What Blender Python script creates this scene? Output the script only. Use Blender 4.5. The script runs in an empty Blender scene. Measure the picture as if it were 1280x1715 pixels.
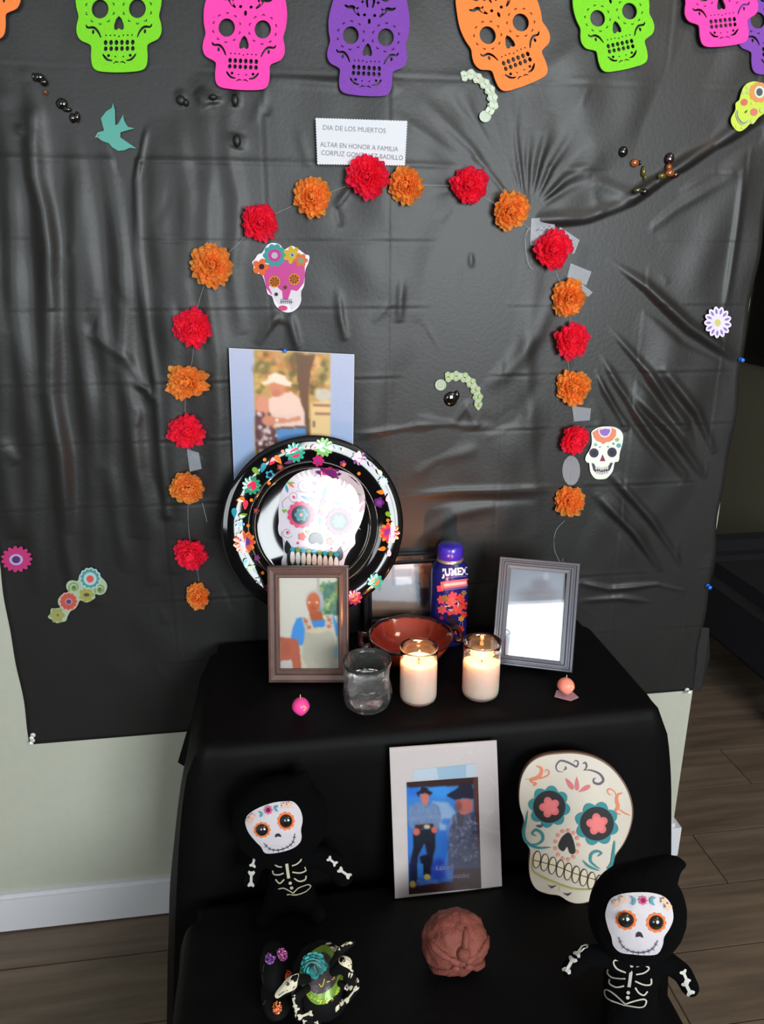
import bpy, bmesh, math, random
import numpy as np
from mathutils import Vector, Matrix, noise
from mathutils.bvhtree import BVHTree

random.seed(7); np.random.seed(7)
C = bpy.context.scene.collection
SC = bpy.context.scene
# ---------------------------------------------------------------- camera
F = 1270.0; PITCH = math.radians(18.3); YAW = math.radians(8.2); CH = 1.34; CD = 1.345
FW = Vector((math.sin(YAW)*math.cos(PITCH), math.cos(YAW)*math.cos(PITCH), -math.sin(PITCH)))
RT = Vector((math.cos(YAW), -math.sin(YAW), 0))
UP = Vector((math.sin(YAW)*math.sin(PITCH), math.cos(YAW)*math.sin(PITCH), math.cos(PITCH)))
EYE = Vector((0, -CD, CH))
cam_data = bpy.data.cameras.new('camera'); cam = bpy.data.objects.new('camera', cam_data); C.objects.link(cam)
cam.matrix_world = Matrix(((RT.x, UP.x, -FW.x, EYE.x), (RT.y, UP.y, -FW.y, EYE.y), (RT.z, UP.z, -FW.z, EYE.z), (0, 0, 0, 1)))
cam_data.sensor_fit = 'VERTICAL'; cam_data.sensor_height = 36.0; cam_data.lens = F*36.0/1715.0
cam_data.clip_start = 0.02; cam_data.clip_end = 50
SC.camera = cam
SC.view_settings.view_transform = 'Standard'; SC.view_settings.look = 'None'
SC.view_settings.exposure = 0.3; SC.view_settings.gamma = 1.0; SC.view_settings.use_curve_mapping = False
# ---------------------------------------------------------------- world and window light
w = bpy.data.worlds.new('world'); SC.world = w; w.use_nodes = True
w.node_tree.nodes['Background'].inputs[0].default_value = (0.80, 0.90, 1.0, 1)
w.node_tree.nodes['Background'].inputs[1].default_value = 0.6

def area_light(name, loc, size, energy, color, rot=(math.pi/2, 0, 0)):
    l = bpy.data.lights.new(name, 'AREA'); l.shape = 'RECTANGLE'; l.size, l.size_y = size
    l.energy = energy; l.color = color
    o = bpy.data.objects.new(name, l); C.objects.link(o); o.location = loc; o.rotation_euler = rot
    return o
YB = -3.30     # rear wall, behind the camera
WINS = [(-1.20, 1.62, 1.10, 1.05), (1.10, 1.55, 1.40, 1.30)]     # centre x, centre z, width, height of the two windows
area_light('window_light', (WINS[0][0], YB-0.03, WINS[0][1]), (WINS[0][2], WINS[0][3]), 30, (0.90, 0.97, 1.0), (math.pi/2, 0, 0))
area_light('window_light', (WINS[1][0], YB-0.03, WINS[1][1]), (WINS[1][2], WINS[1][3]), 122, (0.90, 0.97, 1.0), (math.pi/2, 0, 0))
area_light('warm_fill_light', (1.35, -1.1, 2.40), (0.5, 0.5), 9, (1.0, 0.80, 0.60), (0, 0, 0))  # added warm fill near the ceiling, no lamp known there

# ---------------------------------------------------------------- pixel helpers (photo pixel -> real point on a known plane)
def ray(x, y):
    return (FW + RT*((x-640.0)/F) - UP*((y-857.5)/F))
def onY(x, y, Y=0.0):
    r = ray(x, y); t = (Y+CD)/r.y; return EYE + r*t
def onZ(x, y, Z):
    r = ray(x, y); t = (Z-CH)/r.z; return EYE + r*t
def onX(x, y, X):
    r = ray(x, y); t = X/r.x; return EYE + r*t
def onP(x, y, P, n):
    r = ray(x, y); t = (P-EYE).dot(n)/r.dot(n); return EYE + r*t
def mpp(P):            # metres per photo pixel at a point
    return (P-EYE).dot(FW)/F
def to_px(P):
    d = Vector(P)-EYE; z = d.dot(FW); return (640+F*d.dot(RT)/z, 857.5-F*d.dot(UP)/z)
def wall_map(Y):
    n = Vector((0, -1, 0)); P = Vector((0, Y, 0))
    return lambda x, y, off=0.0: onP(x, y, P, n) + n*off
class Lean:
    def __init__(s, bl, br, zb, tilt):
        s.P = onZ(bl[0], bl[1], zb); Q = onZ(br[0], br[1], zb)
        s.ex = (Q-s.P).normalized(); nh = Vector((s.ex.y, -s.ex.x, 0)); t = math.radians(tilt)
        s.n = nh*math.cos(t) + Vector((0, 0, 1))*math.sin(t)
        s.ey = Vector((0, 0, 1))*math.cos(t) - nh*math.sin(t)
    def __call__(s, x, y, off=0.0):
        return onP(x, y, s.P, s.n) + s.n*off
    def uv(s, x, y):
        d = onP(x, y, s.P, s.n)-s.P; return d.dot(s.ex), d.dot(s.ey)
    def pt(s, u, v, off=0.0):
        return s.P + s.ex*u + s.ey*v + s.n*off
def mesh_map(objs):
    vs, fs = [], []
    for o in objs:
        b = len(vs); wl = WL[o.name]
        vs += [v.co + wl for v in o.data.vertices]; fs += [[b+i for i in p.vertices] for p in o.data.polygons]
    t = BVHTree.FromPolygons(vs, fs)
    def m(x, y, off=0.0):
        r = ray(x, y).normalized(); h = t.ray_cast(EYE, r)
        if h[0] is None:
            h2 = t.find_nearest(EYE + r*m.d); n = h2[1]
            if n.dot(r) > 0: n = -n
            return h2[0] + n*off
        m.d = (h[0]-EYE).length; n = h[1]
        if n.dot(r) > 0: n = -n
        return h[0] + n*off
    m.d = 1.2
    return m

# ---------------------------------------------------------------- colours and materials
def s2l(c):
    c = c/255.0
    return c/12.92 if c <= 0.04045 else ((c+0.055)/1.055)**2.4
def lin(rgb): return tuple(s2l(v) for v in rgb)
MATS = {}
def mat(name, rgb=(128, 128, 128), rough=0.6, metal=0.0, spec=0.5, sheen=0.0, coat=0.0, trans=0.0, ior=1.45, emit=None, es=1.0,
        noise_amt=0.0, noise_scale=30.0, bump=0.0, bump_scale=200.0, sss=0.0, attr=False, alpha=1.0, sheen_tint=None, wood=None, gain=1.0):
    if name in MATS: return MATS[name]
    m = bpy.data.materials.new(name); m.use_nodes = True; MATS[name] = m
    nt = m.node_tree; N = nt.nodes; L = nt.links; b = N['Principled BSDF']
    col = (*lin(rgb), 1)
    b.inputs['Base Color'].default_value = col
    b.inputs['Roughness'].default_value = rough; b.inputs['Metallic'].default_value = metal
    b.inputs['Specular IOR Level'].default_value = spec; b.inputs['IOR'].default_value = ior
    b.inputs['Transmission Weight'].default_value = trans; b.inputs['Coat Weight'].default_value = coat
    b.inputs['Coat Roughness'].default_value = 0.05
    b.inputs['Sheen Weight'].default_value = sheen; b.inputs['Sheen Roughness'].default_value = 0.5
    if sheen_tint: b.inputs['Sheen Tint'].default_value = (*lin(sheen_tint), 1)
    if sss: b.inputs['Subsurface Weight'].default_value = sss; b.inputs['Subsurface Radius'].default_value = (0.02, 0.012, 0.008); b.inputs['Subsurface Scale'].default_value = 1.0
    b.inputs['Alpha'].default_value = alpha
    if emit: b.inputs['Emission Color'].default_value = (*lin(emit), 1); b.inputs['Emission Strength'].default_value = es
    src = None
    if attr:
        a = N.new('ShaderNodeAttribute'); a.attribute_name = 'Col'; src = a.outputs['Color']
    tc = N.new('ShaderNodeTexCoord')
    if noise_amt > 0 or bump > 0 or wood:
        nz = N.new('ShaderNodeTexNoise'); nz.inputs['Scale'].default_value = noise_scale; nz.inputs['Detail'].default_value = 4
        if wood:
            mp = N.new('ShaderNodeMapping'); mp.inputs['Scale'].default_value = wood; L.new(tc.outputs['Object'], mp.inputs['Vector']); L.new(mp.outputs['Vector'], nz.inputs['Vector'])
        else: L.new(tc.outputs['Object'], nz.inputs['Vector'])
        if noise_amt > 0:
            mr = N.new('ShaderNodeMapRange'); mr.inputs['From Min'].default_value = 0.3; mr.inputs['From Max'].default_value = 0.7
            mr.inputs['To Min'].default_value = (1-noise_amt)*gain; mr.inputs['To Max'].default_value = (1+noise_amt)*gain
            L.new(nz.outputs['Fac'], mr.inputs['Value'])
            vm = N.new('ShaderNodeVectorMath'); vm.operation = 'SCALE'
            if src: L.new(src, vm.inputs[0])
            else: vm.inputs[0].default_value = col[:3]
            L.new(mr.outputs['Result'], vm.inputs['Scale']); src = vm.outputs['Vector']
        if bump > 0:
            n2 = N.new('ShaderNodeTexNoise'); n2.inputs['Scale'].default_value = bump_scale; n2.inputs['Detail'].default_value = 3
            L.new(tc.outputs['Object'], n2.inputs['Vector'])
            bp = N.new('ShaderNodeBump'); bp.inputs['Strength'].default_value = bump; bp.inputs['Distance'].default_value = 0.002
            L.new(n2.outputs['Fac'], bp.inputs['Height']); L.new(bp.outputs['Normal'], b.inputs['Normal'])
    if src: L.new(src, b.inputs['Base Color'])
    return m
def glass_pane_mat():
    if 'pane' in MATS: return MATS['pane']
    m = bpy.data.materials.new('pane'); m.use_nodes = True; MATS['pane'] = m
    nt = m.node_tree; N = nt.nodes; L = nt.links; N.remove(N['Principled BSDF'])
    t = N.new('ShaderNodeBsdfTransparent'); g = N.new('ShaderNodeBsdfGlossy'); g.inputs['Roughness'].default_value = 0.02
    f = N.new('ShaderNodeFresnel'); f.inputs['IOR'].default_value = 1.6; x = N.new('ShaderNodeMixShader')
    L.new(f.outputs[0], x.inputs[0]); L.new(t.outputs[0], x.inputs[1]); L.new(g.outputs[0], x.inputs[2])
    L.new(x.outputs[0], N['Material Output'].inputs['Surface'])
    return m
def film_mat(name, alpha, rgb, rough=0.25):      # clear tape / plastic film
    return mat(name, rgb, rough=rough, alpha=alpha, spec=0.6)

# ---------------------------------------------------------------- object helpers
WL = {}     # world location of every object by name
def tag(o, label=None, cat=None, group=None, kind=None):
    if label: o['label'] = label
    if cat: o['category'] = cat
    if group: o['group'] = group
    if kind: o['kind'] = kind
    return o
def empty(name, loc, label=None, cat=None, group=None):
    o = bpy.data.objects.new(name, None); C.objects.link(o); o.location = loc; o.empty_display_size = 0.02
    WL[o.name] = Vector(loc); return tag(o, label, cat, group)
def mk(name, verts, faces, m, parent=None, smooth=False, cols=None, vcols=None, origin=None, mats=None, midx=None):
    """one mesh object; verts are world points"""
    vs = np.array([tuple(v) for v in verts], dtype=np.float64) if not isinstance(verts, np.ndarray) else verts
    if origin is None:
        origin = Vector(((vs[:, 0].min()+vs[:, 0].max())/2, (vs[:, 1].min()+vs[:, 1].max())/2, vs[:, 2].min()))
    origin = Vector(origin)
    me = bpy.data.meshes.new(name); loc = vs - np.array(tuple(origin))
    me.from_pydata(loc.tolist(), [], [list(f) for f in faces] if not isinstance(faces, list) else faces)
    if m: me.materials.append(m)
    if mats:
        for q in mats: me.materials.append(q)
    if midx is not None: me.polygons.foreach_set('material_index', midx)
    if smooth: me.polygons.foreach_set('use_smooth', [True]*len(me.polygons))
    if cols is not None:      # one colour per face, sRGB 0-255
        a = me.color_attributes.new('Col', 'FLOAT_COLOR', 'CORNER'); buf = []
        for p in me.polygons: buf += [*lin(cols[p.index]), 1.0]*p.loop_total
        a.data.foreach_set('color', buf)
    if vcols is not None:     # per vertex, sRGB 0-255 array
        a = me.color_attributes.new('Col', 'FLOAT_COLOR', 'POINT'); c = np.clip(np.asarray(vcols, dtype=float), 0, 255)/255.0
        l_ = np.where(c <= 0.04045, c/12.92, ((c+0.055)/1.055)**2.4); a.data.foreach_set('color', np.hstack([l_, np.ones((len(l_), 1))]).ravel())
    me.update()
    o = bpy.data.objects.new(name, me); C.objects.link(o); WL[o.name] = origin
    if parent: o.parent = parent; o.location = origin - WL[parent.name]
    else: o.location = origin
    return o
def bmk(name, bm, m, parent=None, smooth=False, **k):
    bm.verts.ensure_lookup_table(); vs = [v.co.copy() for v in bm.verts]; idx = {v: i for i, v in enumerate(bm.verts)}
    fs = [[idx[v] for v in f.verts] for f in bm.faces]; bm.free()
    return mk(name, vs, fs, m, parent, smooth, **k)
def box(bm, x0, x1, y0, y1, z0, z1, bev=0.0):
    r = bmesh.ops.create_cube(bm, size=1.0)['verts']
    for v in r: v.co = Vector(((x0+x1)/2+v.co.x*(x1-x0), (y0+y1)/2+v.co.y*(y1-y0), (z0+z1)/2+v.co.z*(z1-z0)))
    if bev: bmesh.ops.bevel(bm, geom=list({e for v in r for e in v.link_edges}), offset=bev, segments=2, affect='EDGES')
def mbox(name, b, m, parent=None, bev=0.0, **k):
    bm = bmesh.new(); box(bm, *b, bev=bev); return bmk(name, bm, m, parent, **k)
def obox(bm, P, ex, ey, n, u0, u1, v0, v1, w0, w1, bev=0.0):
    r = bmesh.ops.create_cube(bm, size=1.0)['verts']
    for v in r:
        c = v.co; v.co = P + ex*((u0+u1)/2+c.x*(u1-u0)) + ey*((v0+v1)/2+c.y*(v1-v0)) + n*((w0+w1)/2+c.z*(w1-w0))
    if bev: bmesh.ops.bevel(bm, geom=list({e for v in r for e in v.link_edges}), offset=bev, segments=2, affect='EDGES')
def tube_geo(pts, r, n=8, rf=None):
    pts = [Vector(p) for p in pts]; vs, fs = [], []
    for i, p in enumerate(pts):
        t = (pts[min(i+1, len(pts)-1)] - pts[max(i-1, 0)]).normalized()
        a = t.cross(Vector((0, 0, 1)));  a = a if a.length > .01 else t.cross(Vector((1, 0, 0))); a.normalize(); b = t.cross(a)
        rr = rf(i/(len(pts)-1))*r if rf else r
        for k in range(n): q = 2*math.pi*k/n; vs.append(p + a*math.cos(q)*rr + b*math.sin(q)*rr)
    for i in range(len(pts)-1):
        for k in range(n): fs.append([i*n+k, i*n+(k+1) % n, (i+1)*n+(k+1) % n, (i+1)*n+k])
    fs.append(list(range(n))[::-1]); fs.append([(len(pts)-1)*n+k for k in range(n)])
    return vs, fs
def tube(name, pts, r, m, parent=None, n=8, rf=None, **k):
    vs, fs = tube_geo(pts, r, n, rf); return mk(name, vs, fs, m, parent, True, **k)
def lathe_geo(prof, c, n=48, tx=Vector((1, 0, 0)), ty=Vector((0, 1, 0)), tz=Vector((0, 0, 1)), sx=1.0):
    vs, fs = [], []; c = Vector(c)
    for r, z in prof:
        for k in range(n): q = 2*math.pi*k/n; vs.append(c + tx*(r*sx*math.cos(q)) + ty*(r*math.sin(q)) + tz*z)
    for i in range(len(prof)-1):
        for k in range(n): fs.append([i*n+k, i*n+(k+1) % n, (i+1)*n+(k+1) % n, (i+1)*n+k])
    if prof[0][0] > 1e-6: pass
    return vs, fs
def lathe(name, prof, c, m, parent=None, n=48, **k):
    kk = {a: k.pop(a) for a in ('tx', 'ty', 'tz', 'sx') if a in k}
    vs, fs = lathe_geo(prof, c, n, **kk); o = mk(name, vs, fs, m, parent, True, **k); return o
def ico(name, c, rad, m, parent=None, sub=3, disp=None, rot=None, **k):
    bm = bmesh.new(); bmesh.ops.create_icosphere(bm, subdivisions=sub, radius=1.0)
    R = Matrix.Rotation(rot[0], 3, rot[1]) if rot else Matrix.Identity(3)
    for v in bm.verts:
        d = v.co.copy(); s = disp(d) if disp else 1.0
        v.co = Vector(c) + R @ Vector((d.x*rad[0]*s, d.y*rad[1]*s, d.z*rad[2]*s))
    return bmk(name, bm, m, parent, True, **k)
def capsules(name, segs, m, parent=None, vox=.0028, smooth_it=6, extra=()):
    """one continuous soft body: rounded tapered segments (p0, r0, p1, r1) and ellipsoids (c, (rx, ry, rz)) fused by a voxel remesh"""
    bm = bmesh.new()
    for p0, r0, p1, r1 in segs:
        n = max(2, int((Vector(p1)-Vector(p0)).length/(min(r0, r1)*.5))+1)
        for i in range(n+1):
            t = i/n; r = bmesh.ops.create_icosphere(bm, subdivisions=2, radius=r0+(r1-r0)*t)['verts']; c = Vector(p0).lerp(Vector(p1), t)
            for v in r: v.co += c
    for c, rd in extra:
        r = bmesh.ops.create_icosphere(bm, subdivisions=3, radius=1.0)['verts']
        for v in r: v.co = Vector((v.co.x*rd[0], v.co.y*rd[1], v.co.z*rd[2]))+Vector(c)
    me = bpy.data.meshes.new('cp'); bm.to_mesh(me); bm.free(); o = bpy.data.objects.new('cp', me); C.objects.link(o)
    md = o.modifiers.new('r', 'REMESH'); md.mode = 'VOXEL'; md.voxel_size = vox; md.use_smooth_shade = True
    s2 = o.modifiers.new('s', 'SMOOTH'); s2.factor = .5; s2.iterations = smooth_it
    bpy.context.view_layer.update(); ev = o.evaluated_get(bpy.context.evaluated_depsgraph_get()); em = ev.to_mesh()
    vs = [v.co.copy() for v in em.vertices]; fs = [list(p.vertices) for p in em.polygons]
    ev.to_mesh_clear(); bpy.data.objects.remove(o); bpy.data.meshes.remove(me)
    return mk(name, vs, fs, m, parent, True)
def skin(name, joints, edges, m, parent=None, sub=2, root=0):
    """continuous tapered body from a joint skeleton; joints: (point, (rx, ry))"""
    me = bpy.data.meshes.new('sk'); me.from_pydata([tuple(j[0]) for j in joints], edges, [])
    o = bpy.data.objects.new('sk', me); C.objects.link(o)
    md = o.modifiers.new('s', 'SKIN'); md.use_smooth_shade = True
    s2 = o.modifiers.new('d', 'SUBSURF'); s2.levels = sub; s2.render_levels = sub
    for i, j in enumerate(joints):
        sv = me.skin_vertices[0].data[i]; sv.radius = j[1]; sv.use_root = (i == root)
    bpy.context.view_layer.update(); dg = bpy.context.evaluated_depsgraph_get(); ev = o.evaluated_get(dg); em = ev.to_mesh()
    vs = [v.co.copy() for v in em.vertices]; fs = [list(p.vertices) for p in em.polygons]
    ev.to_mesh_clear(); bpy.data.objects.remove(o); bpy.data.meshes.remove(me)
    return mk(name, vs, fs, m, parent, True)

# ---------------------------------------------------------------- 2D shape helpers (pixel-like coordinates, y down)
def circ(cx, cy, r, n=20, ry=None, rot=0.0):
    ry = ry or r; cr, sr = math.cos(rot), math.sin(rot); o = []
    for k in range(n):
        a = 2*math.pi*k/n; x, y = r*math.cos(a), ry*math.sin(a); o.append((cx+x*cr-y*sr, cy+x*sr+y*cr))
    return o
def flower(cx, cy, r, k, depth=0.25, n=None, rot=0.0, ry=None, sharp=1.0):
    n = n or k*8; o = []
    for i in range(n):
        a = 2*math.pi*i/n; q = abs(math.cos(k*(a)/2))**sharp; rr = r*(1-depth+depth*q); o.append((cx+rr*math.cos(a+rot), cy+(ry or r)/r*rr*math.sin(a+rot)))
    return o
def drop(cx, cy, L_, W_, ang):     # teardrop, pointed end towards ang
    o = []
    for k in range(18):
        t = 2*math.pi*k/18; x = math.cos(t)*L_/2; y = math.sin(t)*W_/2*(math.sin(t/2)**1.0 if True else 1)*1.3
        o.append((x, y))
    c, s = math.cos(ang), math.sin(ang); return [(cx+x*c-y*s, cy+x*s+y*c) for x, y in o]
def leaf(cx, cy, L_, W_, ang):
    o = []
    for k in range(9): t = k/8; o.append((-L_/2+L_*t, math.sin(math.pi*t)*W_/2))
    for k in range(7, 0, -1): t = k/8; o.append((-L_/2+L_*t, -math.sin(math.pi*t)*W_/2))
    c, s = math.cos(ang), math.sin(ang); return [(cx+x*c-y*s, cy+x*s+y*c) for x, y in o]
def heart(cx, cy, s, ang=0.0, inv=False, wx=1.0):
    o = []
    for k in range(28):
        t = 2*math.pi*k/28; x = 16*math.sin(t)**3*wx; y = -(13*math.cos(t)-5*math.cos(2*t)-2*math.cos(3*t)-math.cos(4*t))
        if inv: y = -y
        o.append((x*s/16, y*s/16))
    c, q = math.cos(ang), math.sin(ang); return [(cx+x*c-y*q, cy+x*q+y*c) for x, y in o]
def spiral(cx, cy, r0, r1, a0, turns, n=24):
    return [(cx+(r0+(r1-r0)*i/n)*math.cos(a0+turns*2*math.pi*i/n), cy+(r0+(r1-r0)*i/n)*math.sin(a0+turns*2*math.pi*i/n)) for i in range(n+1)]
def smooth(pts, k=4, closed=True):
    n = len(pts); o = []
    for i in range(n if closed else n-1):
        g = (lambda j: pts[j % n]) if closed else (lambda j: pts[max(0, min(n-1, j))])
        p0, p1, p2, p3 = g(i-1), g(i), g(i+1), g(i+2)
        for j in range(k):
            t = j/k; o.append(tuple(0.5*(2*p1[q]+(-p0[q]+p2[q])*t+(2*p0[q]-5*p1[q]+4*p2[q]-p3[q])*t*t+(-p0[q]+3*p1[q]-3*p2[q]+p3[q])*t**3) for q in (0, 1)))
    if not closed: o.append(tuple(pts[-1]))
    return o
def bone(x0, y0, x1, y1, w_):
    dx, dy = x1-x0, y1-y0; L_ = math.hypot(dx, dy); ux, uy = dx/L_, dy/L_; vx, vy = -uy, ux
    pr = [(0, .25), (-.06, .7), (.05, 1.05), (.2, .75), (.28, .38), (.72, .38), (.8, .75), (.95, 1.05), (1.06, .7), (1, .25)]
    a = [(x0+ux*L_*t+vx*w_*q/2, y0+uy*L_*t+vy*w_*q/2) for t, q in pr]; b = [(x0+ux*L_*t-vx*w_*q/2, y0+uy*L_*t-vy*w_*q/2) for t, q in pr[::-1]]
    return a+b
def text_tris(s, x, y, h, width=None, ang=0.0, bold=0.0, shear=0.0):
    """triangulated lettering in pixel-like coordinates, baseline start (x, y), cap height h"""
    cu = bpy.data.curves.new('t', 'FONT'); cu.body = s; cu.size = 1.0; cu.offset = bold; cu.shear = shear; cu.resolution_u = 3
    o = bpy.data.objects.new('t', cu); C.objects.link(o); bpy.context.view_layer.update()
    ev = o.evaluated_get(bpy.context.evaluated_depsgraph_get()); me = ev.to_mesh(); me.calc_loop_triangles()
    V = [(v.co.x, v.co.y) for v in me.vertices]; T = [tuple(t.vertices) for t in me.loop_triangles]; ev.to_mesh_clear()
    bpy.data.objects.remove(o); bpy.data.curves.remove(cu)
    sc = h/0.70; x0 = min(v[0] for v in V); x1 = max(v[0] for v in V); sx = sc if width is None else width/(x1-x0)
    c, q = math.cos(ang), math.sin(ang); P = []
    for a, b in V:
        u, v = (a-x0)*sx, -b*sc; P.append((x+u*c-v*q, y+u*q+v*c))
    return P, T
class Art:
    """flat printed artwork built as stacked hair-thin coloured shapes on a surface given by mp(px, py, offset)"""
    def __init__(s, mp, tf=(0, 0, 1), base=0.0003, step=0.00008):
        s.mp, s.base, s.step = mp, base, step; s.set(tf); s.V, s.F, s.col, s.k = [], [], [], 0
    def set(s, tf): s.tf = tf; return s
    def px(s, p): return s.tf[0]+p[0]/s.tf[2], s.tf[1]+p[1]/s.tf[2]
    def _add(s, pts, faces, col, off):
        b = len(s.V)
        for p in pts: s.V.append(s.mp(*s.px(p), off))
        for f in faces: s.F.append([b+i for i in f]); s.col.append(col)
    def off(s): s.k += 1; return s.base + s.k*s.step
    def poly(s, pts, col, rings=0, hold=False):
        if hold: s.k -= 1
        o = s.off(); n = len(pts)
        if rings == 0: s._add(pts, [list(range(n))], col, o); return s
        cx = sum(p[0] for p in pts)/n; cy = sum(p[1] for p in pts)/n; vs = [(cx, cy)]; fs = []
        for r in range(1, rings+1):
            t = r/rings; vs += [(cx+(p[0]-cx)*t, cy+(p[1]-cy)*t) for p in pts]
        for i in range(n): fs.append([0, 1+i, 1+(i+1) % n])
        for r in range(rings-1):
            for i in range(n): a = 1+r*n; fs.append([a+i, a+n+i, a+n+(i+1) % n, a+(i+1) % n])
        s._add(vs, fs, col, o); return s
    def stroke(s, pts, w_, col, taper=False, closed=False, hold=False):
        if hold: s.k -= 1
        o = s.off(); n = len(pts); vs = []
        for i, p in enumerate(pts):
            a = pts[(i-1) % n if closed else max(0, i-1)]; b = pts[(i+1) % n if closed else min(n-1, i+1)]
            dx, dy = b[0]-a[0], b[1]-a[1]; L_ = math.hypot(dx, dy) or 1; t = i/(n-1)
            ww = w_/2*(1 if not taper else max(0.12, (math.sin(math.pi*min(1, t*1.0+.0))**.6 if taper == 1 else (1-t))))
            vs += [(p[0]-dy/L_*ww, p[1]+dx/L_*ww), (p[0]+dy/L_*ww, p[1]-dx/L_*ww)]
        fs = [[2*i, 2*i+1, 2*i+3, 2*i+2] for i in range(n-1)]
        if closed: fs.append([2*n-2, 2*n-1, 1, 0])
        s._add(vs, fs, col, o); return s
    def text(s, st, x, y, h, col, **k):
        P, T = text_tris(st, x, y, h, **k); s._add(P, [list(t) for t in T], col, s.off()); return s
    def build(s, name, m, parent=None, **k):
        return mk(name, s.V, s.F, m, parent, cols=s.col, **k)
def slab(name, outline, mp, m, parent=None, t0=0.0, t1=0.002, **k):
    """solid cut-out of an outline (pixels) between two offsets on a surface"""
    n = len(outline); vs = [mp(x, y, t1) for x, y in outline]+[mp(x, y, t0) for x, y in outline]
    fs = [list(range(n))[::-1], [n+i for i in range(n)]]+[[i, (i+1) % n, n+(i+1) % n, n+i] for i in range(n)]
    return mk(name, vs, fs, m, parent, **k)
# painter for the photographs that hang and stand about: colour per grid vertex
class Photo:
    def __init__(s, quad, tf, nx=90, ny=120):
        s.nx, s.ny = nx, ny; u, v = np.meshgrid(np.linspace(0, 1, nx), np.linspace(0, 1, ny)); q = np.array(quad, float)
        X = (1-u)*(1-v)*q[0, 0]+u*(1-v)*q[1, 0]+u*v*q[2, 0]+(1-u)*v*q[3, 0]; Y = (1-u)*(1-v)*q[0, 1]+u*(1-v)*q[1, 1]+u*v*q[2, 1]+(1-u)*v*q[3, 1]
        s.X, s.Y, s.u, s.v, s.tf = X, Y, u, v, tf; s.c = np.zeros((ny, nx, 3)); s.rng = np.random.RandomState(3)
    def fill(s, a, b=None):
        a = np.array(a, float); b = a if b is None else np.array(b, float); s.c[:] = a+(b-a)*s.v[..., None]; return s
    def poly(s, pts, col, a=1.0, blur=1):
        ins = np.zeros(s.X.shape, bool); n = len(pts)
        for i in range(n):
            (x0, y0), (x1, y1) = pts[i], pts[(i+1) % n]
            if y0 == y1: continue
            c = ((y0 > s.Y) != (y1 > s.Y)) & (s.X < (x1-x0)*(s.Y-y0)/(y1-y0)+x0); ins ^= c
        m = ins.astype(float)
        for _ in range(blur): p = np.pad(m, 1, mode='edge'); m = (p[1:-1, 1:-1]*2+p[:-2, 1:-1]+p[2:, 1:-1]+p[1:-1, :-2]+p[1:-1, 2:])/6
        m = (m*a)[..., None]; s.c = s.c*(1-m)+np.array(col, float)*m; return s
    def blob(s, cx, cy, rx, ry, col, a=1.0, soft=0.35):
        d = np.sqrt(((s.X-cx)/rx)**2+((s.Y-cy)/ry)**2); m = np.clip((1+soft/2-d)/soft, 0, 1)*a; m = m[..., None]; s.c = s.c*(1-m)+np.array(col, float)*m; return s
    def speck(s, x0, x1, y0, y1, n, r, cols, a=0.7):
        for _ in range(n):
            x = s.rng.uniform(x0, x1); y = s.rng.uniform(y0, y1); q = r*s.rng.uniform(.5, 1.2); s.blob(x, y, q, q, cols[s.rng.randint(len(cols))], a, .8)
        return s
    def build(s, name, mp, m, parent, off):
        p = np.pad(s.c, ((1, 1), (1, 1), (0, 0)), mode='edge'); s.c = (p[1:-1, 1:-1]*4+(p[:-2, 1:-1]+p[2:, 1:-1]+p[1:-1, :-2]+p[1:-1, 2:])*1.5)/10
        P = [mp(s.tf[0]+x/s.tf[2], s.tf[1]+y/s.tf[2], off) for x, y in zip(s.X.ravel(), s.Y.ravel())]
        F = [[j*s.nx+i, j*s.nx+i+1, (j+1)*s.nx+i+1, (j+1)*s.nx+i] for j in range(s.ny-1) for i in range(s.nx-1)]
        return mk(name, P, F, m, parent, vcols=s.c.reshape(-1, 3))
M_print = mat('print_matte', attr=True, gain=.76, rough=0.65, noise_amt=0.02, noise_scale=300)
M_printg = mat('print_gloss', attr=True, gain=.8, rough=0.28, spec=0.5, noise_amt=0.02, noise_scale=300)
M_photo = mat('photo_print', attr=True, rough=0.45, spec=0.35, noise_amt=.02, noise_scale=200, gain=.78)
M_printfab = mat('print_fabric', attr=True, rough=0.9, sheen=0.2, bump=0.3, bump_scale=900)
M_ceram = mat('print_ceramic', attr=True, rough=0.08, spec=0.5, noise_amt=.02, gain=.8)
# ================================================================ the room
XL, XW, XR, YF, ZC = -1.95, 0.883, 1.927, 3.0, 2.45
M_wall = mat('wall_paint', (168, 169, 156), rough=0.85, noise_amt=0.02, noise_scale=60, bump=0.15, bump_scale=350)
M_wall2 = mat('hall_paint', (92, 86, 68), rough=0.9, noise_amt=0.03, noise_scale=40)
M_white = mat('trim_paint', (202, 202, 208), rough=0.45)
M_trim2 = mat('hall_trim_dimmed', (150, 142, 118), rough=0.5)  # light trim toned down to tan, hall dimness put into the colour
M_ceil = mat('ceiling_paint', (180, 178, 172), rough=0.9)
M_plank = mat('plank_wood', (92, 78, 66), rough=0.42, noise_amt=0.35, noise_scale=3.0, wood=(1.2, 14, 14), bump=0.1)
M_sub = mat('subfloor', (30, 24, 20), rough=0.9)
mbox('wall_back', (XL, XW, 0, 0.12, 0, ZC), M_wall)['kind'] = 'structure'
mbox('wall_left', (XL-0.1, XL, YB, 0.12, 0, ZC), M_wall)['kind'] = 'structure'
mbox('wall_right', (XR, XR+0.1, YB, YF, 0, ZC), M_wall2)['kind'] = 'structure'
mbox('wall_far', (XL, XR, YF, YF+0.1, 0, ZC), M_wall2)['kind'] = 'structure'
mbox('ceiling', (XL, XR, YB, YF, ZC, ZC+0.1), M_ceil)['kind'] = 'structure'
bm = bmesh.new()       # wall behind the camera, built round its two window openings
(a, b, c, d), (e, f, g, h) = WINS
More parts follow.
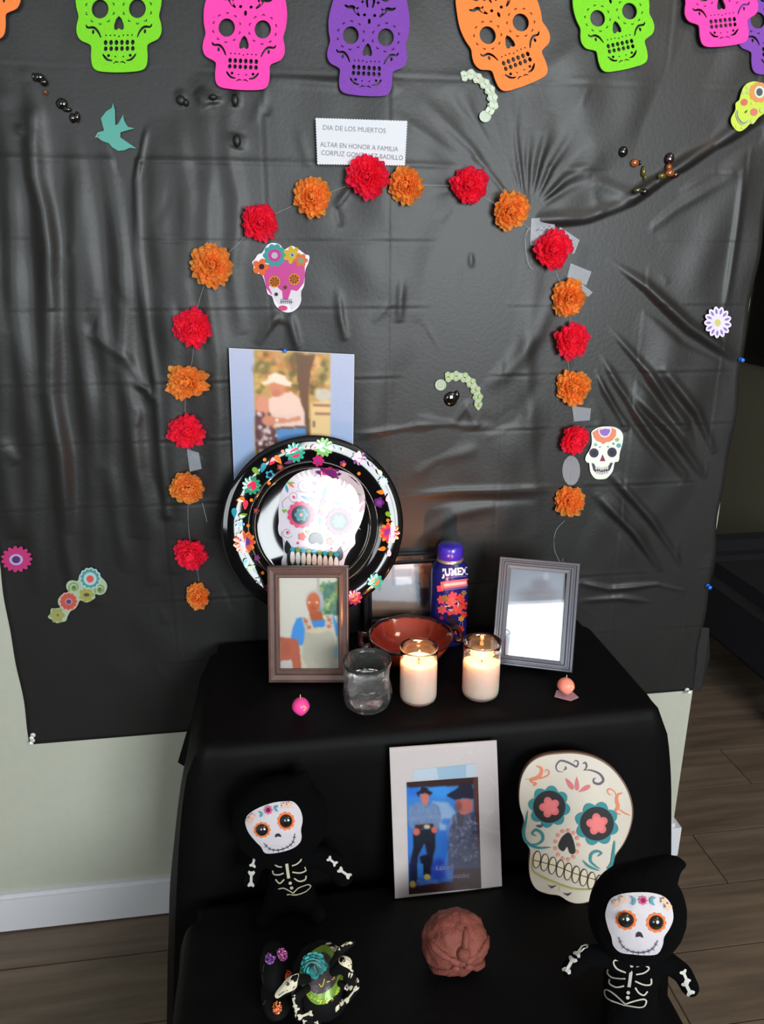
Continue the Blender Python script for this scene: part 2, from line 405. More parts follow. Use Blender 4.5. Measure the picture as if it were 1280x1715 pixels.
a0, a1, az0, az1 = a-c/2, a+c/2, b-d/2, b+d/2; e0, e1, ez0, ez1 = e-g/2, e+g/2, f-h/2, f+h/2
for q in ((XL, a0, 0, ZC), (a0, a1, 0, az0), (a0, a1, az1, ZC), (a1, e0, 0, ZC), (e0, e1, 0, ez0), (e0, e1, ez1, ZC), (e1, XR, 0, ZC)):
    box(bm, q[0], q[1], YB-0.10, YB, q[2], q[3])
bmk('wall_front', bm, mat('wall_paint_dimmed', (112, 112, 98), rough=.9, noise_amt=.03))['kind'] = 'structure'  # unseen wall, colour darkened to weaken its reflection in the cloth
for i, (wx, wz, ww, wh) in enumerate(WINS):
    bm = bmesh.new(); t = 0.045
    for q in ((wx-ww/2, wx-ww/2+t, wz-wh/2, wz+wh/2), (wx+ww/2-t, wx+ww/2, wz-wh/2, wz+wh/2), (wx-ww/2+t, wx+ww/2-t, wz-wh/2, wz-wh/2+t), (wx-ww/2+t, wx+ww/2-t, wz+wh/2-t, wz+wh/2), (wx-.02, wx+.02, wz-wh/2+t, wz+wh/2-t)):
        box(bm, q[0], q[1], YB-0.02, YB+0.03, q[2], q[3])
    wo = bmk('window_%d' % (i+1), bm, M_white); wo['kind'] = 'structure'
    if i == 9:
        n = 26
        for k in range(n):
            x = wx-ww/2+t+(k+.5)*(ww-2*t)/n
            mbox('blind_slat', (x-.0085, x+.0085, YB+.036, YB+.039, wz-wh/2+.05, wz+wh/2-.05), M_white, wo)
bm = bmesh.new(); box(bm, XL, XW, -0.014, 0, 0.008, 0.088); box(bm, XL, XW, -0.009, 0, 0.088, 0.098)
box(bm, XW, XW+.014, -0.014, .12, 0.008, 0.088)
bmk('baseboard_back', bm, M_white)['kind'] = 'structure'
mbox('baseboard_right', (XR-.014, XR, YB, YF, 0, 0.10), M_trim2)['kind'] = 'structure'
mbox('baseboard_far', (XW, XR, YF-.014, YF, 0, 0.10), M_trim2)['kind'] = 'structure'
fl = mbox('floor', (XL, XR, YB, YF, -0.05, -0.004), M_sub); fl['kind'] = 'structure'
pm = None; rw = 0.155
for r in range(int((0.0+1.5)/rw)+20):
    y0 = -1.5 + r*rw
    if y0+rw > YF: break
    xs = -2.3 - (r*0.37) % 1.0
    while xs < XR:
        x0, x1 = max(xs, XL), min(xs+1.2, XR)
        if x1-x0 > .05 and (y0 < 0 or x1 > XW):
            if pm is None or abs((x1-x0)-1.2) > 1e-6:
                p = mbox('plank', (x0+.0008, x1-.0008, y0+.0008, y0+rw-.0008, -0.004, 0.004+random.uniform(0, .0004)), M_plank, fl, bev=.0012)
                if abs((x1-x0)-1.2) < 1e-6: pm = p.data
            else:
                p = bpy.data.objects.new('plank', pm); C.objects.link(p); p.parent = fl
                p.location = Vector(((x0+x1)/2, y0+rw/2, -0.004+random.uniform(0, .0004))) - WL['floor']
        xs += 1.2
# hall things at the right edge
tp = onX(1245, 607, XR-.03); tq = onX(1280, 200, XR-.03)
t = empty('wall_panel', (XR-.02, tp.y-.35, tp.z), 'black glossy wall panel hanging in the hall beyond the cloth edge', 'panel')
mbox('frame', (XR-.035, XR-.001, tp.y-.9, tp.y, tp.z, tp.z+.62), mat('black_frame_gloss', (14, 12, 14), rough=.25), t, bev=.004)
mbox('screen', (XR-.038, XR-.035, tp.y-.87, tp.y-.03, tp.z+.03, tp.z+.59), mat('panel_black', (6, 6, 7), rough=.08), t)
M_chair = mat('dark_upholstery', (9, 5, 12), rough=.95, noise_amt=.2, noise_scale=50, bump=.3, bump_scale=120)
cx, cy = 1.60, .60
t = empty('armchair', (cx, cy, 0.004), 'dark purple upholstered armchair standing in the hall by the right wall', 'armchair')
mbox('seat', (cx-.20, cx+.17, cy-.28, cy+.30, .12, .38), M_chair, t, bev=.05)
mbox('backrest', (cx+.08, cx+.24, cy-.30, cy+.32, .12, .46), M_chair, t, bev=.05)
for s in (-1, 1): mbox('armrest', (cx-.20, cx+.16, cy+s*.30-.07+.01, cy+s*.30+.07+.01, .12, .44), M_chair, t, bev=.04)
for sx in (-.15, .13):
    for sy in (-.24, .26): mbox('leg', (cx+sx-.02, cx+sx+.02, cy+sy-.02, cy+sy+.02, .0045, .13), mat('chair_leg_wood', (35, 25, 20), rough=.5), t)

# ================================================================ backdrop cloth: a creased plastic sheet pinned to the wall
def seg_d(X, Z, p, q):
    d = q-p; L2 = d.dot(d); t = np.clip(((X-p[0])*d[0]+(Z-p[1])*d[1])/L2, 0, 1)
    ex, ez = X-(p[0]+t*d[0]), Z-(p[1]+t*d[1]); return np.hypot(ex, ez), t
def wxz(x, y): v = onY(x, y, 0.0); return np.array([v.x, v.z])
NX, NZ = 460, 560; X0, X1, Z0, Z1 = -0.4985, 0.8845, 0.4475, 2.02
gx, gz = np.meshgrid(np.linspace(X0, X1, NX), np.linspace(Z0, Z1, NZ)); H = np.full(gx.shape, 0.0045)
def fold(pts, depth, width, taper=0):
    """positive depth stands proud of the wall, negative is a valley"""
    global H
    P = [wxz(*p) for p in pts]; n = len(P)-1; best = np.full(gx.shape, 9.0); T = np.zeros(gx.shape)
    for i in range(n):
        d, t = seg_d(gx, gz, P[i], P[i+1]); m = d < best; best = np.where(m, d, best); T = np.where(m, (i+t)/n, T)
    e = np.sin(np.pi*np.clip(T, 0.02, 1))**.5 if taper == 1 else ((1-T)**.8 if taper == 2 else (np.clip(T*4, 0, 1) if taper == 3 else 1.0))
    wd = width*(1+1.2*T) if taper == 2 else width
    H += depth*e*np.exp(-(best/wd)**2)
def wander(pts): return pts
# long hanging folds on the left
for i, (x0, y0, x1, y1, dp, wd) in enumerate([(8, 170, 70, 1000, .013, .014), (-25, 300, 20, 900, .012, .012), (60, 200, 120, 1000, .015, .013), (120, 190, 165, 1020, .012, .013), (150, 330, 205, 960, .008, .010), (185, 240, 235, 900, .010, .012), (215, 640, 262, 980, .006, .012), (262, 180, 300, 900, .008, .016), (300, 170, 330, 700, .006, .012), (340, 180, 372, 900, .006, .011), (385, 160, 400, 560, .004, .009), (85, 620, 135, 1100, .006, .010), (45, 130, 95, 520, .006, .008)]):
    n = 7; pts = [(x0+(x1-x0)*k/n+7*math.sin(k*1.7+i*2.1), y0+(y1-y0)*k/n) for k in range(n+1)]; fold(pts, dp*.8, wd*1.45, 1)
# package creases (grid)
for px_, py_ in ((650, 400), (437, 170), (848, 450), (238, 480), (1075, 500), (1228, 420)):
    x = wxz(px_, py_)[0]; H += -.0005*np.exp(-((gx-x)/.0026)**2) + .0003*np.exp(-((gx-x-.006)/.005)**2)
for py_ in (131, 282, 405, 517, 634, 727, 829, 985, 1085):
    z = wxz(650, py_)[1]; H += (-.0010*np.exp(-((gz-z)/.0022)**2) + .0006*np.exp(-((gz-z-.006)/.004)**2))*np.where(gx<-.2,.2,.5)
H += .0010*np.exp(-((gz-wxz(650, 278)[1])/.006)**2)*(gx < .35)
fold([(228, 270), (232, 420), (248, 560), (262, 640), (268, 740), (280, 860)], .004, .008)
fold([(228, 180), (226, 300)], -.005, .010, 1)
fold([(190, 240), (205, 285), (222, 300)], -.006, .006, 1); fold([(245, 215), (236, 260), (228, 300)], .006, .005, 1)
# fan of gathers above the right shoulder of the flower arch
for (x, y, dp, wd) in [(655, 190, .006, .006), (690, 215, -.006, .006), (700, 160, .006, .007), (742, 150, -.006, .006), (765, 150, .006, .007), (790, 175, -.005, .005), (815, 165, .006, .006), (833, 200, -.004, .005), (852, 150, .006, .006), (870, 200, -.004, .004), (885, 215, .005, .005), (905, 220, -.005, .006), (925, 190, .006, .007), (945, 215, -.006, .006), (965, 215, .005, .006), (990, 235, -.005, .007), (1010, 262, .004, .006), (1030, 285, -.004, .006)]:
    fold([(880+(x-860)*.12, 345), ((x+875)/2+2, (y+340)/2), (x, y)], dp, wd*.75, 2)
for (x, y, dp) in [(600, 300, .004), (640, 312, -.003), (690, 330, .003)]: fold([(860, 338), (760, 318), (x, y)], dp, .005, 2)
# big pulls towards the upper right and lower right pins
fold([(905, 372), (975, 368), (1040, 345), (1110, 300), (1180, 255), (1262, 195)], .006, .013); fold([(905, 385), (990, 385), (1055, 362), (1120, 315), (1200, 262), (1265, 225)], -.007, .012)
fold([(985, 300), (1060, 330), (1130, 280), (1190, 240)], .005, .012, 1); fold([(1000, 400), (1100, 330), (1200, 285)], .004, .010, 1); fold([(1040, 420), (1130, 350), (1230, 290)], .003, .010, 1)
fold([(1010, 430), (1080, 480), (1150, 545), (1235, 605)], .007, .010, 1); fold([(1005, 445), (1075, 500), (1145, 565), (1232, 612)], -.007, .010, 1)
for a in ([(985, 560), (1030, 640), (1090, 730), (1150, 800)], [(985, 590), (1010, 650), (1050, 720)], [(1010, 540), (1080, 620), (1150, 720)], [(1000, 830), (1060, 890), (1110, 960)], [(1020, 790), (1090, 870), (1150, 960)], [(1060, 660), (1120, 720), (1180, 800)], [(1110, 620), (1165, 690), (1195, 760)]):
    fold(a, .0055, .009, 1); fold([(p[0]-9, p[1]+8) for p in a], -.005, .008, 1)
fold([(1243, 290), (1232, 380), (1222, 450), (1212, 520)], .004, .006, 1)
fold([(970, 975), (1020, 985), (1100, 978), (1150, 990)], .005, .006, 1); fold([(975, 1005), (1040, 1000), (1110, 1010)], .004, .006, 1)
# small pulls in the middle
for a, dp, wd in (([(770, 430), (768, 500), (775, 570)], .004, .004), ([(788, 420), (790, 450)], .005, .004), ([(566, 490), (570, 530), (578, 570)], .005, .004), ([(672, 470), (668, 540)], .004, .005),
    ([(700, 545), (725, 590), (742, 620)], -.006, .006), ([(712, 545), (738, 590), (752, 620)], .005, .005), ([(785, 545), (790, 580), (800, 640)], -.005, .004), ([(775, 585), (755, 620)], .004, .004),
    ([(810, 650), (850, 620), (900, 560), (930, 480)], .005, .010), ([(800, 700), (830, 715), (870, 690), (900, 640)], -.004, .010), ([(700, 700), (760, 705), (780, 680), (800, 715)], .005, .006), ([(592, 730), (700, 712), (830, 712)], .004, .004),
    ([(690, 800), (730, 770), (800, 750)], .004, .008), ([(672, 832), (760, 822), (930, 818)], .005, .005), ([(672, 850), (760, 838), (900, 835)], -.004, .005), ([(700, 900), (760, 860), (830, 845)], .004, .008),
    ([(560, 350), (590, 310)], .004, .004), ([(562, 345), (570, 380)], -.003, .004), ([(430, 580), (455, 540), (470, 525)], .006, .006), ([(500, 590), (490, 550), (484, 525)], .006, .005), ([(460, 585), (472, 540)], -.006, .006),
    ([(300, 150), (306, 180)], .006, .006), ([(330, 150), (350, 178)], .006, .007), ([(392, 155), (396, 180)], .006, .005), ([(360, 165), (362, 175)], .005, .006), ([(400, 225), (396, 250)], .006, .008), ([(150, 555), (215, 600), (262, 680)], .004, .006), ([(225, 640), (248, 650), (258, 670)], .005, .004),
    ([(330, 760), (322, 790)], .004, .008), ([(300, 870), (290, 960)], .004, .01), ([(640, 130), (560, 140), (450, 132)], .004, .005), ([(905, 440), (880, 560), (885, 700), (900, 900)], .006, .012), ([(1000, 60), (900, 130), (700, 150)], .003, .012), ([(100, 60), (300, 130), (500, 150)], .002, .014)):
    fold(a, dp*.65, wd*1.5, 1)
rs = np.random.RandomState(5)
for _ in range(60):           # fine random crinkles
    x = rs.uniform(0, 1230); y = rs.uniform(120, 1150); L_ = rs.uniform(15, 70); a = rs.normal(1.5 if x < 560 else rs.choice([.9, 1.5, 2.3]), .35)
    fold([(x, y), (x+L_*.5*math.cos(a)+rs.uniform(-4, 4), y+L_*.5*math.sin(a)), (x+L_*math.cos(a), y+L_*math.sin(a))], rs.uniform(-.002, .002), rs.uniform(.005, .010), 1)
for _ in range(10):            # broad soft waves
    kx, kz, ph = rs.uniform(4, 26), rs.uniform(1, 9), rs.uniform(0, 6.3); H += .0011*np.sin(gx*kx+gz*kz*rs.choice([-1, 1])+ph)
for _ in range(14):           # fine cross ripples, stronger towards the right where the sheet is stretched
    kx, kz, ph = rs.uniform(20, 75), rs.uniform(5, 45), rs.uniform(0, 6.3); H += .00028*np.sin(gx*kx+gz*kz*rs.choice([-1, 1])+ph+2*np.sin(gz*9+ph))
low = np.clip((gz-.45)/.25, 0, 1); H = .003 + (H-.0045)*(.35+.65*low); H = np.maximum(H, .0012)
H = .0018+np.log1p(np.exp((H-.0018)*700))/700
edge = np.minimum(np.minimum(gx-X0, X1-gx), gz-Z0); H = np.where(edge < .004, .0016, H)
sag = .004*np.sin((gx-X0)*5)*(gz-Z0 < .02)
BH = H.copy()
def cloth_h(x, z):     # height of the cloth off the wall at a wall point
    i = int(np.clip((x-X0)/(X1-X0)*(NX-1), 0, NX-1)); j = int(np.clip((z-Z0)/(Z1-Z0)*(NZ-1), 0, NZ-1))
    return float(BH[max(0, j-3):j+4, max(0, i-3):i+4].max())
wave = .003*np.sin(gz*19+.6)+.002*np.sin(gz*43)
gxx = gx + np.where(gx > X1-.05, wave*(gx-(X1-.05))/.05, 0) - np.where(gx < X0+.05, .5*wave*((X0+.05)-gx)/.05, 0)
V = np.stack([gxx, -H, gz], -1).reshape(-1, 3)
idx = np.arange(NX*NZ).reshape(NZ, NX); Fq = np.stack([idx[:-1, :-1], idx[:-1, 1:], idx[1:, 1:], idx[1:, :-1]], -1).reshape(-1, 4).tolist()
M_black = mat('black_plastic_sheet', (25, 24, 24), rough=0.44, spec=0.45, noise_amt=.06, noise_scale=14, bump=.12, bump_scale=160)
bd = mk('backdrop_cloth', V, Fq, M_black, smooth=True)
tag(bd, 'large black plastic tablecloth with fold creases pinned flat to the wall behind the altar', 'backdrop')
sol = bd.modifiers.new('thickness', 'SOLIDIFY'); sol.thickness = .0006; sol.offset = 0
fp = [onY(1165, 1092, -.001), onY(1178, 1096, .0), onY(1176, 1160, .0), onY(1158, 1156, -.001)]
fp = [Vector((.879, -.0012, .60)), Vector((.896, -.006, .60)), Vector((.905, -.010, .53)), Vector((.900, -.006, .4475)), Vector((.879, -.0012, .4475))]
mk('loose_flap', fp+[p+Vector((0, .0006, 0)) for p in fp], [[4, 3, 2, 1, 0], [5, 6, 7, 8, 9]]+[[i, (i+1) % 5, 5+(i+1) % 5, 5+i] for i in range(5)], M_black, bd)

# ================================================================ table and step with their black cloths
TZ, LZ = 0.648, 0.39
M_drape = mat('black_drape', (6, 5, 6), rough=0.6, spec=0.12, noise_amt=.12, noise_scale=9, bump=.15, bump_scale=90)
M_wood0 = mat('table_wood', (110, 80, 55), rough=.6, noise_amt=.2, wood=(2, 20, 20))
def skirted(name, x0, x1, y0, y1, z, zf, flare, amp, rad=.02, n=260, label=None, seed=0, back_free=False):
    """cloth over a block: top, rounded edge, hanging skirt with folds"""
    per = []; L_ = 2*(x1-x0)+2*(y1-y0)
    def P(s):
        s = s % L_; a = x1-x0; b = y1-y0
        if s < a: return x0+s, y0, 0, -1
        if s < a+b: return x1, y0+s-a, 1, 0
        if s < 2*a+b: return x1-(s-a-b), y1, 0, 1
        return x0, y1-(s-2*a-b), -1, 0
    rs = np.random.RandomState(seed); ph = rs.uniform(0, 6.3, 6); vs = []; rings = []
    cxm, cym = (x0+x1)/2, (y0+y1)/2; top = 34
    prof = [(k/top, 0, 0) for k in range(1, top)] + [(1, .3*rad, -.05*rad), (1, .7*rad, -.3*rad), (1, rad, -rad)] + [(1, rad, -rad-(z-zf-rad)*((k/26)**.9)) for k in range(1, 27)]
    vs.append((cxm, cym, z+.003)); nr = len(prof)
    for t, o, dz in prof:
        for i in range(n):
            s = L_*i/n; x, y, nx_, ny_ = P(s)
            # soften the corner normal
            for e in (-.03, .03):
                q = P(s+e); nx_ += q[2]; ny_ += q[3]
            l_ = math.hypot(nx_, ny_); nx_, ny_ = nx_/l_, ny_/l_
            if t < 1:
                xx, yy = cxm+(x-cxm)*t, cym+(y-cym)*t
                zz = z+.0022+.0012*math.sin(xx*31+ph[0]+2*math.sin(yy*17))*math.sin(yy*27+ph[1])+.0008*noise.noise(Vector((xx*30, yy*30, seed)))
            else:
                d = max(0, -dz-rad)/(z-zf); side = flare[0] if nx_ < -.5 else (flare[1] if nx_ > .5 else (flare[2] if ny_ < 0 else 0.0))
                if abs(nx_) > .25 and abs(ny_) > .25: side = max(side, flare[3])
                f = side*(d**.6)+amp*min(1, d*2.2)*(.6*math.sin(s*38+ph[2]+1.5*math.sin(s*9))+.4*math.sin(s*71+ph[3])+.5*noise.noise(Vector((s*22, d*4, seed))))
                if ny_ > .5: f = min(f, 0)*.0
                if ny_ > .3: o2 = .0
                else: o2 = o
                xx, yy = x+nx_*(o2+f), y+ny_*(o2+f); zz = z+.003+dz
                if yy > -.006: yy = -.006
            vs.append((xx, yy, zz))
    fs = [[0, 1+i, 1+(i+1) % n] for i in range(n)]
    for r in range(nr-1):
        for i in range(n): a = 1+r*n; fs.append([a+i, a+n+i, a+n+(i+1) % n, a+(i+1) % n])
    o = mk(name, vs, fs, M_drape, smooth=True); o.data.flip_normals() if False else None
    return o
tc = skirted('tablecloth', -.124, .592, -.335, -.022, TZ-.003, .015, (.095, .085, .0, .012), .006, seed=3)
tag(tc, 'black cloth draped over the upper altar table and hanging to the floor', 'tablecloth')
# side pleat that hangs free at the left
pl = [onY(314, 1223, -.15), onY(298, 1277, -.16), onY(308, 1283, -.165), onY(340, 1289, -.17), onY(362, 1246, -.16), onY(362, 1190, -.15), onY(330, 1180, -.14)]
mk('hanging_pleat', pl+[p+Vector((.0, .006, 0)) for p in pl], [list(range(7))[::-1], list(range(7, 14))]+[[i, (i+1) % 7, 7+(i+1) % 7, 7+i] for i in range(7)], M_drape, tc)
sc_ = skirted('step_cloth', -.150, .485, -.83, -.39, LZ-.003, .015, (.03, .03, .02, .03), .008, seed=8)
tag(sc_, 'black cloth covering the low step in front of the altar table', 'cloth')
t = empty('altar_table', ((-.124+.592)/2, -.18, 0.0045), 'small wooden table hidden under the upper black cloth', 'table')
mbox('tabletop', (-.118, .586, -.330, -.026, TZ-.030, TZ-.0045), M_wood0, t, bev=.002)
for x in (-.10, .545):
    for y in (-.31, -.07): mbox('leg', (x, x+.03, y, y+.03, .0045, TZ-.030), M_wood0, t)
t = empty('step_box', (.167, -.61, 0.0045), 'low wooden box hidden under the front black cloth', 'box')
mbox('lid', (-.144, .479, -.824, -.396, LZ-.026, LZ-.0045), M_wood0, t)
for x in (-.144, .461): mbox('side_panel', (x, x+.018, -.824, -.396, .0045, LZ-.026), M_wood0, t)
# ================================================================ felt skull garland (cut-outs with real holes)
def sm(pts, k=4): return smooth(pts, k, True)
half = [(0, -235), (70, -225), (140, -185), (195, -110), (222, -20), (238, 70), (234, 150), (222, 205), (232, 250), (234, 295), (214, 335), (168, 358), (154, 376), (156, 430), (148, 482), (118, 508), (45, 516), (0, 517)]
outl = sm(half+[(-x, y) for x, y in half[-2:0:-1]], 3)
def mir(l): return l+[[(-x, y) for x, y in p] for p in l]
def thick(pts, w_):      # closed outline round a stroke, tapering
    n = len(pts); a, b = [], []
    for i, p in enumerate(pts):
        q, r = pts[max(0, i-1)], pts[min(n-1, i+1)]; dx, dy = r[0]-q[0], r[1]-q[1]; L_ = math.hypot(dx, dy); k = w_/2*(.35+.65*math.sin(math.pi*(i+.4)/(n-.2)))
        a.append((p[0]-dy/L_*k, p[1]+dx/L_*k)); b.append((p[0]+dy/L_*k, p[1]-dx/L_*k))
    return a+b[::-1]
holes = mir([circ(103, 166, 47, 22, 53)])
holes.append([(0, 205), (16, 222), (27, 255), (27, 278), (14, 284), (0, 274), (-14, 284), (-27, 278), (-27, 255), (-16, 222)])
for i in range(6):
    x = -75+i*30; holes += [circ(x, 352, 11, 10, 15), circ(x, 386, 11, 10, 14)]
for i in range(7): holes.append(circ(-72+i*24, 312+(abs(i-3) == 0)*6, 5, 6))
holes += mir([thick(smooth([(182, 252), (172, 268), (140, 268), (116, 290), (100, 325)], 3, False), 15), circ(143, 292, 8, 6, 14)])
holes += mir([thick(smooth([(92, 415), (80, 432), (62, 448), (38, 452)], 3, False), 14), circ(60, 424, 9, 7)])
holes += mir([circ(22, 430, 5, 6), thick([(34, 468), (18, 458), (4, 462)], 8)])
holes += mir([circ(30, 42, 10, 8), thick(smooth([(150, -10), (128, 2), (100, 0), (78, 30), (58, 50)], 3, False), 22), thick(smooth([(66, 0), (84, 14), (74, 34)], 2, False), 14), thick([(12, -80), (22, -40), (14, -2)], 15), thick(smooth([(60, -60), (90, -50), (110, -80), (90, -110)], 3, False), 20), circ(46, -34, 9, 8)])
holes.append(circ(0, 78, 9, 9, 17)); holes.append(circ(0, -130, 14, 9, 30))
for k in range(10):
    a = 2*math.pi*(k+.5)/10; x, y = 103+76*math.cos(a), 166+80*math.sin(a)
    for r_ in (8,):
        c_ = [(x+9*math.cos(a+q), y+9*math.sin(a+q)) for q in (-2.0, -1.2, -.4, .4, 1.2, 2.0)]+[(x+4.5*math.cos(a+q), y+4.5*math.sin(a+q)) for q in (2.0, 0, -2.0)]
        holes += mir([c_])
def felt_skull(cx, cy, s, rot, m, label, Y, group='felt skull cut-outs hung in a row along the top'):
    cu = bpy.data.curves.new('felt', 'CURVE'); cu.dimensions = '2D'; cu.fill_mode = 'BOTH'; cu.extrude = .0011
    c_, q_ = math.cos(rot), math.sin(rot); n = Vector((0, -1, 0)); mid = onY(cx, cy, Y); Y = -(max([cloth_h(mid.x+a*.02, mid.z+b*.02) for a in range(-3, 4) for b in range(-6, 4)])+.002+(abs(Y)-.015)); P0 = Vector((0, Y, 0)); mid = onP(cx, cy, P0, n)
    for L_ in [outl]+holes:
        sp = cu.splines.new('POLY'); sp.points.add(len(L_)-1); sp.use_cyclic_u = True
        for i, (x, y) in enumerate(L_):
            y -= 166; p = onP(cx+(x*c_-y*q_)*s, cy+(x*q_+y*c_)*s, P0, n); sp.points[i].co = (p.x-mid.x, p.z-mid.z, 0, 1)
    o = bpy.data.objects.new('felt', cu); C.objects.link(o); bpy.context.view_layer.update()
    me = bpy.data.meshes.new_from_object(o.evaluated_get(bpy.context.evaluated_depsgraph_get())); bpy.data.objects.remove(o); bpy.data.curves.remove(cu)
    vs = [Vector((v.co.x+mid.x, Y-v.co.z, v.co.y+mid.z)) for v in me.vertices]; fs = [list(p.vertices) for p in me.polygons]; bpy.data.meshes.remove(me)
    o = mk('felt_skull', vs, fs, m); tag(o, label, 'skull decoration', group); return o
def felt(nm, c): return mat(nm, c, rough=.9, sheen=.25, noise_amt=.05, noise_scale=500, bump=.5, bump_scale=900)
FG, FP, FV, FO = felt('felt_lime', (114, 198, 26)), felt('felt_pink', (236, 60, 162)), felt('felt_purple', (116, 60, 160)), felt('felt_orange', (244, 124, 56))
felt_skull(-35, -38, .30, .03, FO, 'orange felt skull cut off by the top left corner, left of the lime one', -.020)
felt_skull(199, 15, .303, -.013, FG, 'lime green felt skull above the teal bird', -.020)
felt_skull(410, 48, .293, .05, FP, 'hot pink felt skull between the lime and purple ones on the left', -.018)
felt_skull(617, 61, .285, .06, FV, 'purple felt skull straight above the lettered sign', -.018)
felt_skull(844.5, 48.5, .288, -.37, FO, 'orange felt skull tilted over the pale leaf cling', -.020)
felt_skull(1027.5, 25, .266, -.22, FG, 'lime green felt skull right of the tilted orange one', -.018)
felt_skull(1205, -14, .262, -.11, FP, 'hot pink felt skull near the top right corner', -.021)
felt_skull(1296, 33, .262, -.05, FV, 'purple felt skull at the right edge, partly behind the pink one', -.015)

# ================================================================ paper sign
wm = wall_map(-.016)
def scallop(c4, n=(34, 17), a=1.6):
    o = []
    for i in range(4):
        p, q = c4[i], c4[(i+1) % 4]; k = n[i % 2]
        for j in range(k*3):
            t = j/(k*3); nx_, ny_ = (q[1]-p[1]), -(q[0]-p[0]); l_ = math.hypot(nx_, ny_); e = a*(abs(math.sin(math.pi*t*k))-.4)
            o.append((p[0]+(q[0]-p[0])*t+nx_/l_*e, p[1]+(q[1]-p[1])*t+ny_/l_*e))
    return o
sg = slab('paper_sign', scallop([(529, 198), (682, 203), (678, 277), (532, 275)]), wm, mat('sign_paper', (198, 200, 207), rough=.7), t1=.0008)
tag(sg, 'white scallop-edged paper sign with grey capital lettering above the flower arch', 'sign')
A = Art(wm, base=.001)
gr = (120, 122, 130)
A.text('DIA DE LOS MUERTOS', 541, 217.5, 8.2, gr, width=105, ang=.055)
A.text('ALTAR EN HONOR A FAMILIA', 536, 245.5, 8.2, gr, width=131, ang=.066)
A.text('CORPUZ GONZALEZ BADILLO', 538, 259.5, 8.2, gr, width=137, ang=.066)
A.build('lettering', M_print, sg)

# ================================================================ paper pompom flowers
FR = mat('tissue_petal', attr=True, rough=.8, noise_amt=.06, noise_scale=150)
_n = FR.node_tree; _t = _n.nodes.new('ShaderNodeBsdfTranslucent'); _x = _n.nodes.new('ShaderNodeMixShader'); _x.inputs[0].default_value = .55
_n.links.new(_n.nodes['Principled BSDF'].inputs['Base Color'].links[0].from_socket, _t.inputs['Color']); _n.links.new(_n.nodes['Principled BSDF'].outputs[0], _x.inputs[1]); _n.links.new(_t.outputs[0], _x.inputs[2]); _n.links.new(_x.outputs[0], _n.nodes['Material Output'].inputs['Surface'])
def pompom(cx, cy, r, kind, label, sq=1.0, seed=0, tilt=(0, 0), yb=None):
    rs = random.Random(seed); c0 = onY(cx, cy, -.03); mp_ = mpp(c0); R = r*mp_
    h_ = cloth_h(c0.x, c0.z); Yb = -(h_+.003) if yb is None else yb
    c0 = onY(cx, cy, Yb-.45*R); c = Vector((c0.x, Yb, c0.z)); base = (255, 48, 88) if kind == 'red' else (255, 174, 84)
    nrm = Vector((tilt[0], -1, tilt[1])).normalized(); tx = nrm.cross(Vector((0, 0, 1))).normalized()*-1; ty = tx.cross(nrm)*-1
    if ty.z < 0: ty = -ty
    vs, fs, cl = [], [], []
    layers = [(4, 17, .92, .38), (15, 18, 1.0, .38), (27, 18, .99, .36), (38, 16, .98, .34), (50, 14, .96, .32), (62, 11, .95, .30), (74, 7, .94, .28), (86, 4, .92, .24)]
    lob = [rs.uniform(.88, 1.06) for _ in range(7)]
    for el, n, ln, wd in layers:
        off = rs.uniform(0, 6.28)
        for k in range(n):
            a = off+2*math.pi*k/n+rs.uniform(-.12, .12); e = math.radians(el+rs.uniform(-7, 7)); L_ = R*ln*rs.uniform(.88, 1.08)*lob[int(a/6.2832*7) % 7]
            dr = tx*math.cos(a)*sq+ty*math.sin(a); lat = (tx*-math.sin(a)*sq+ty*math.cos(a)); tw = rs.uniform(-.5, .5)
            d = dr*math.cos(e)+nrm*(math.sin(e)*.78); up_ = (nrm*math.cos(e)-dr*math.sin(e)); lt = (lat+up_*tw).normalized(); W_ = R*wd*rs.uniform(.8, 1.2)
            b = len(vs); o0 = c+nrm*.002
            j = rs.uniform(.93, 1.08); col = tuple(min(255, v*j+rs.uniform(-6, 6)) for v in base)
            vs.append(o0+d*L_*.12)
            for t, wv, cu in ((.55, .55, -.05), (.86, 1.0, .0), (1.0, .8, .10)):
                for q in (-1, -.33, .33, 1):
                    tt = t+(.05*(1 if abs(q) < .5 else -1) if t == 1.0 else 0)+(.03*rs.uniform(-1, 1) if t == 1 else 0)
                    vs.append(o0+d*L_*tt+lt*(q*W_*wv*.5)+up_*(R*(.07*q*q+cu)))
            fs += [[b, b+1, b+2], [b, b+2, b+3], [b, b+3, b+4]]
            for r_ in (0, 4):
                for q in range(3): fs.append([b+1+r_+q, b+5+r_+q, b+6+r_+q, b+2+r_+q])
            cl += [col]*9
    o = mk('pompom_flower', vs, fs, FR, cols=cl, origin=c); tag(o, label, 'flower', 'paper flowers of the arch'); return c
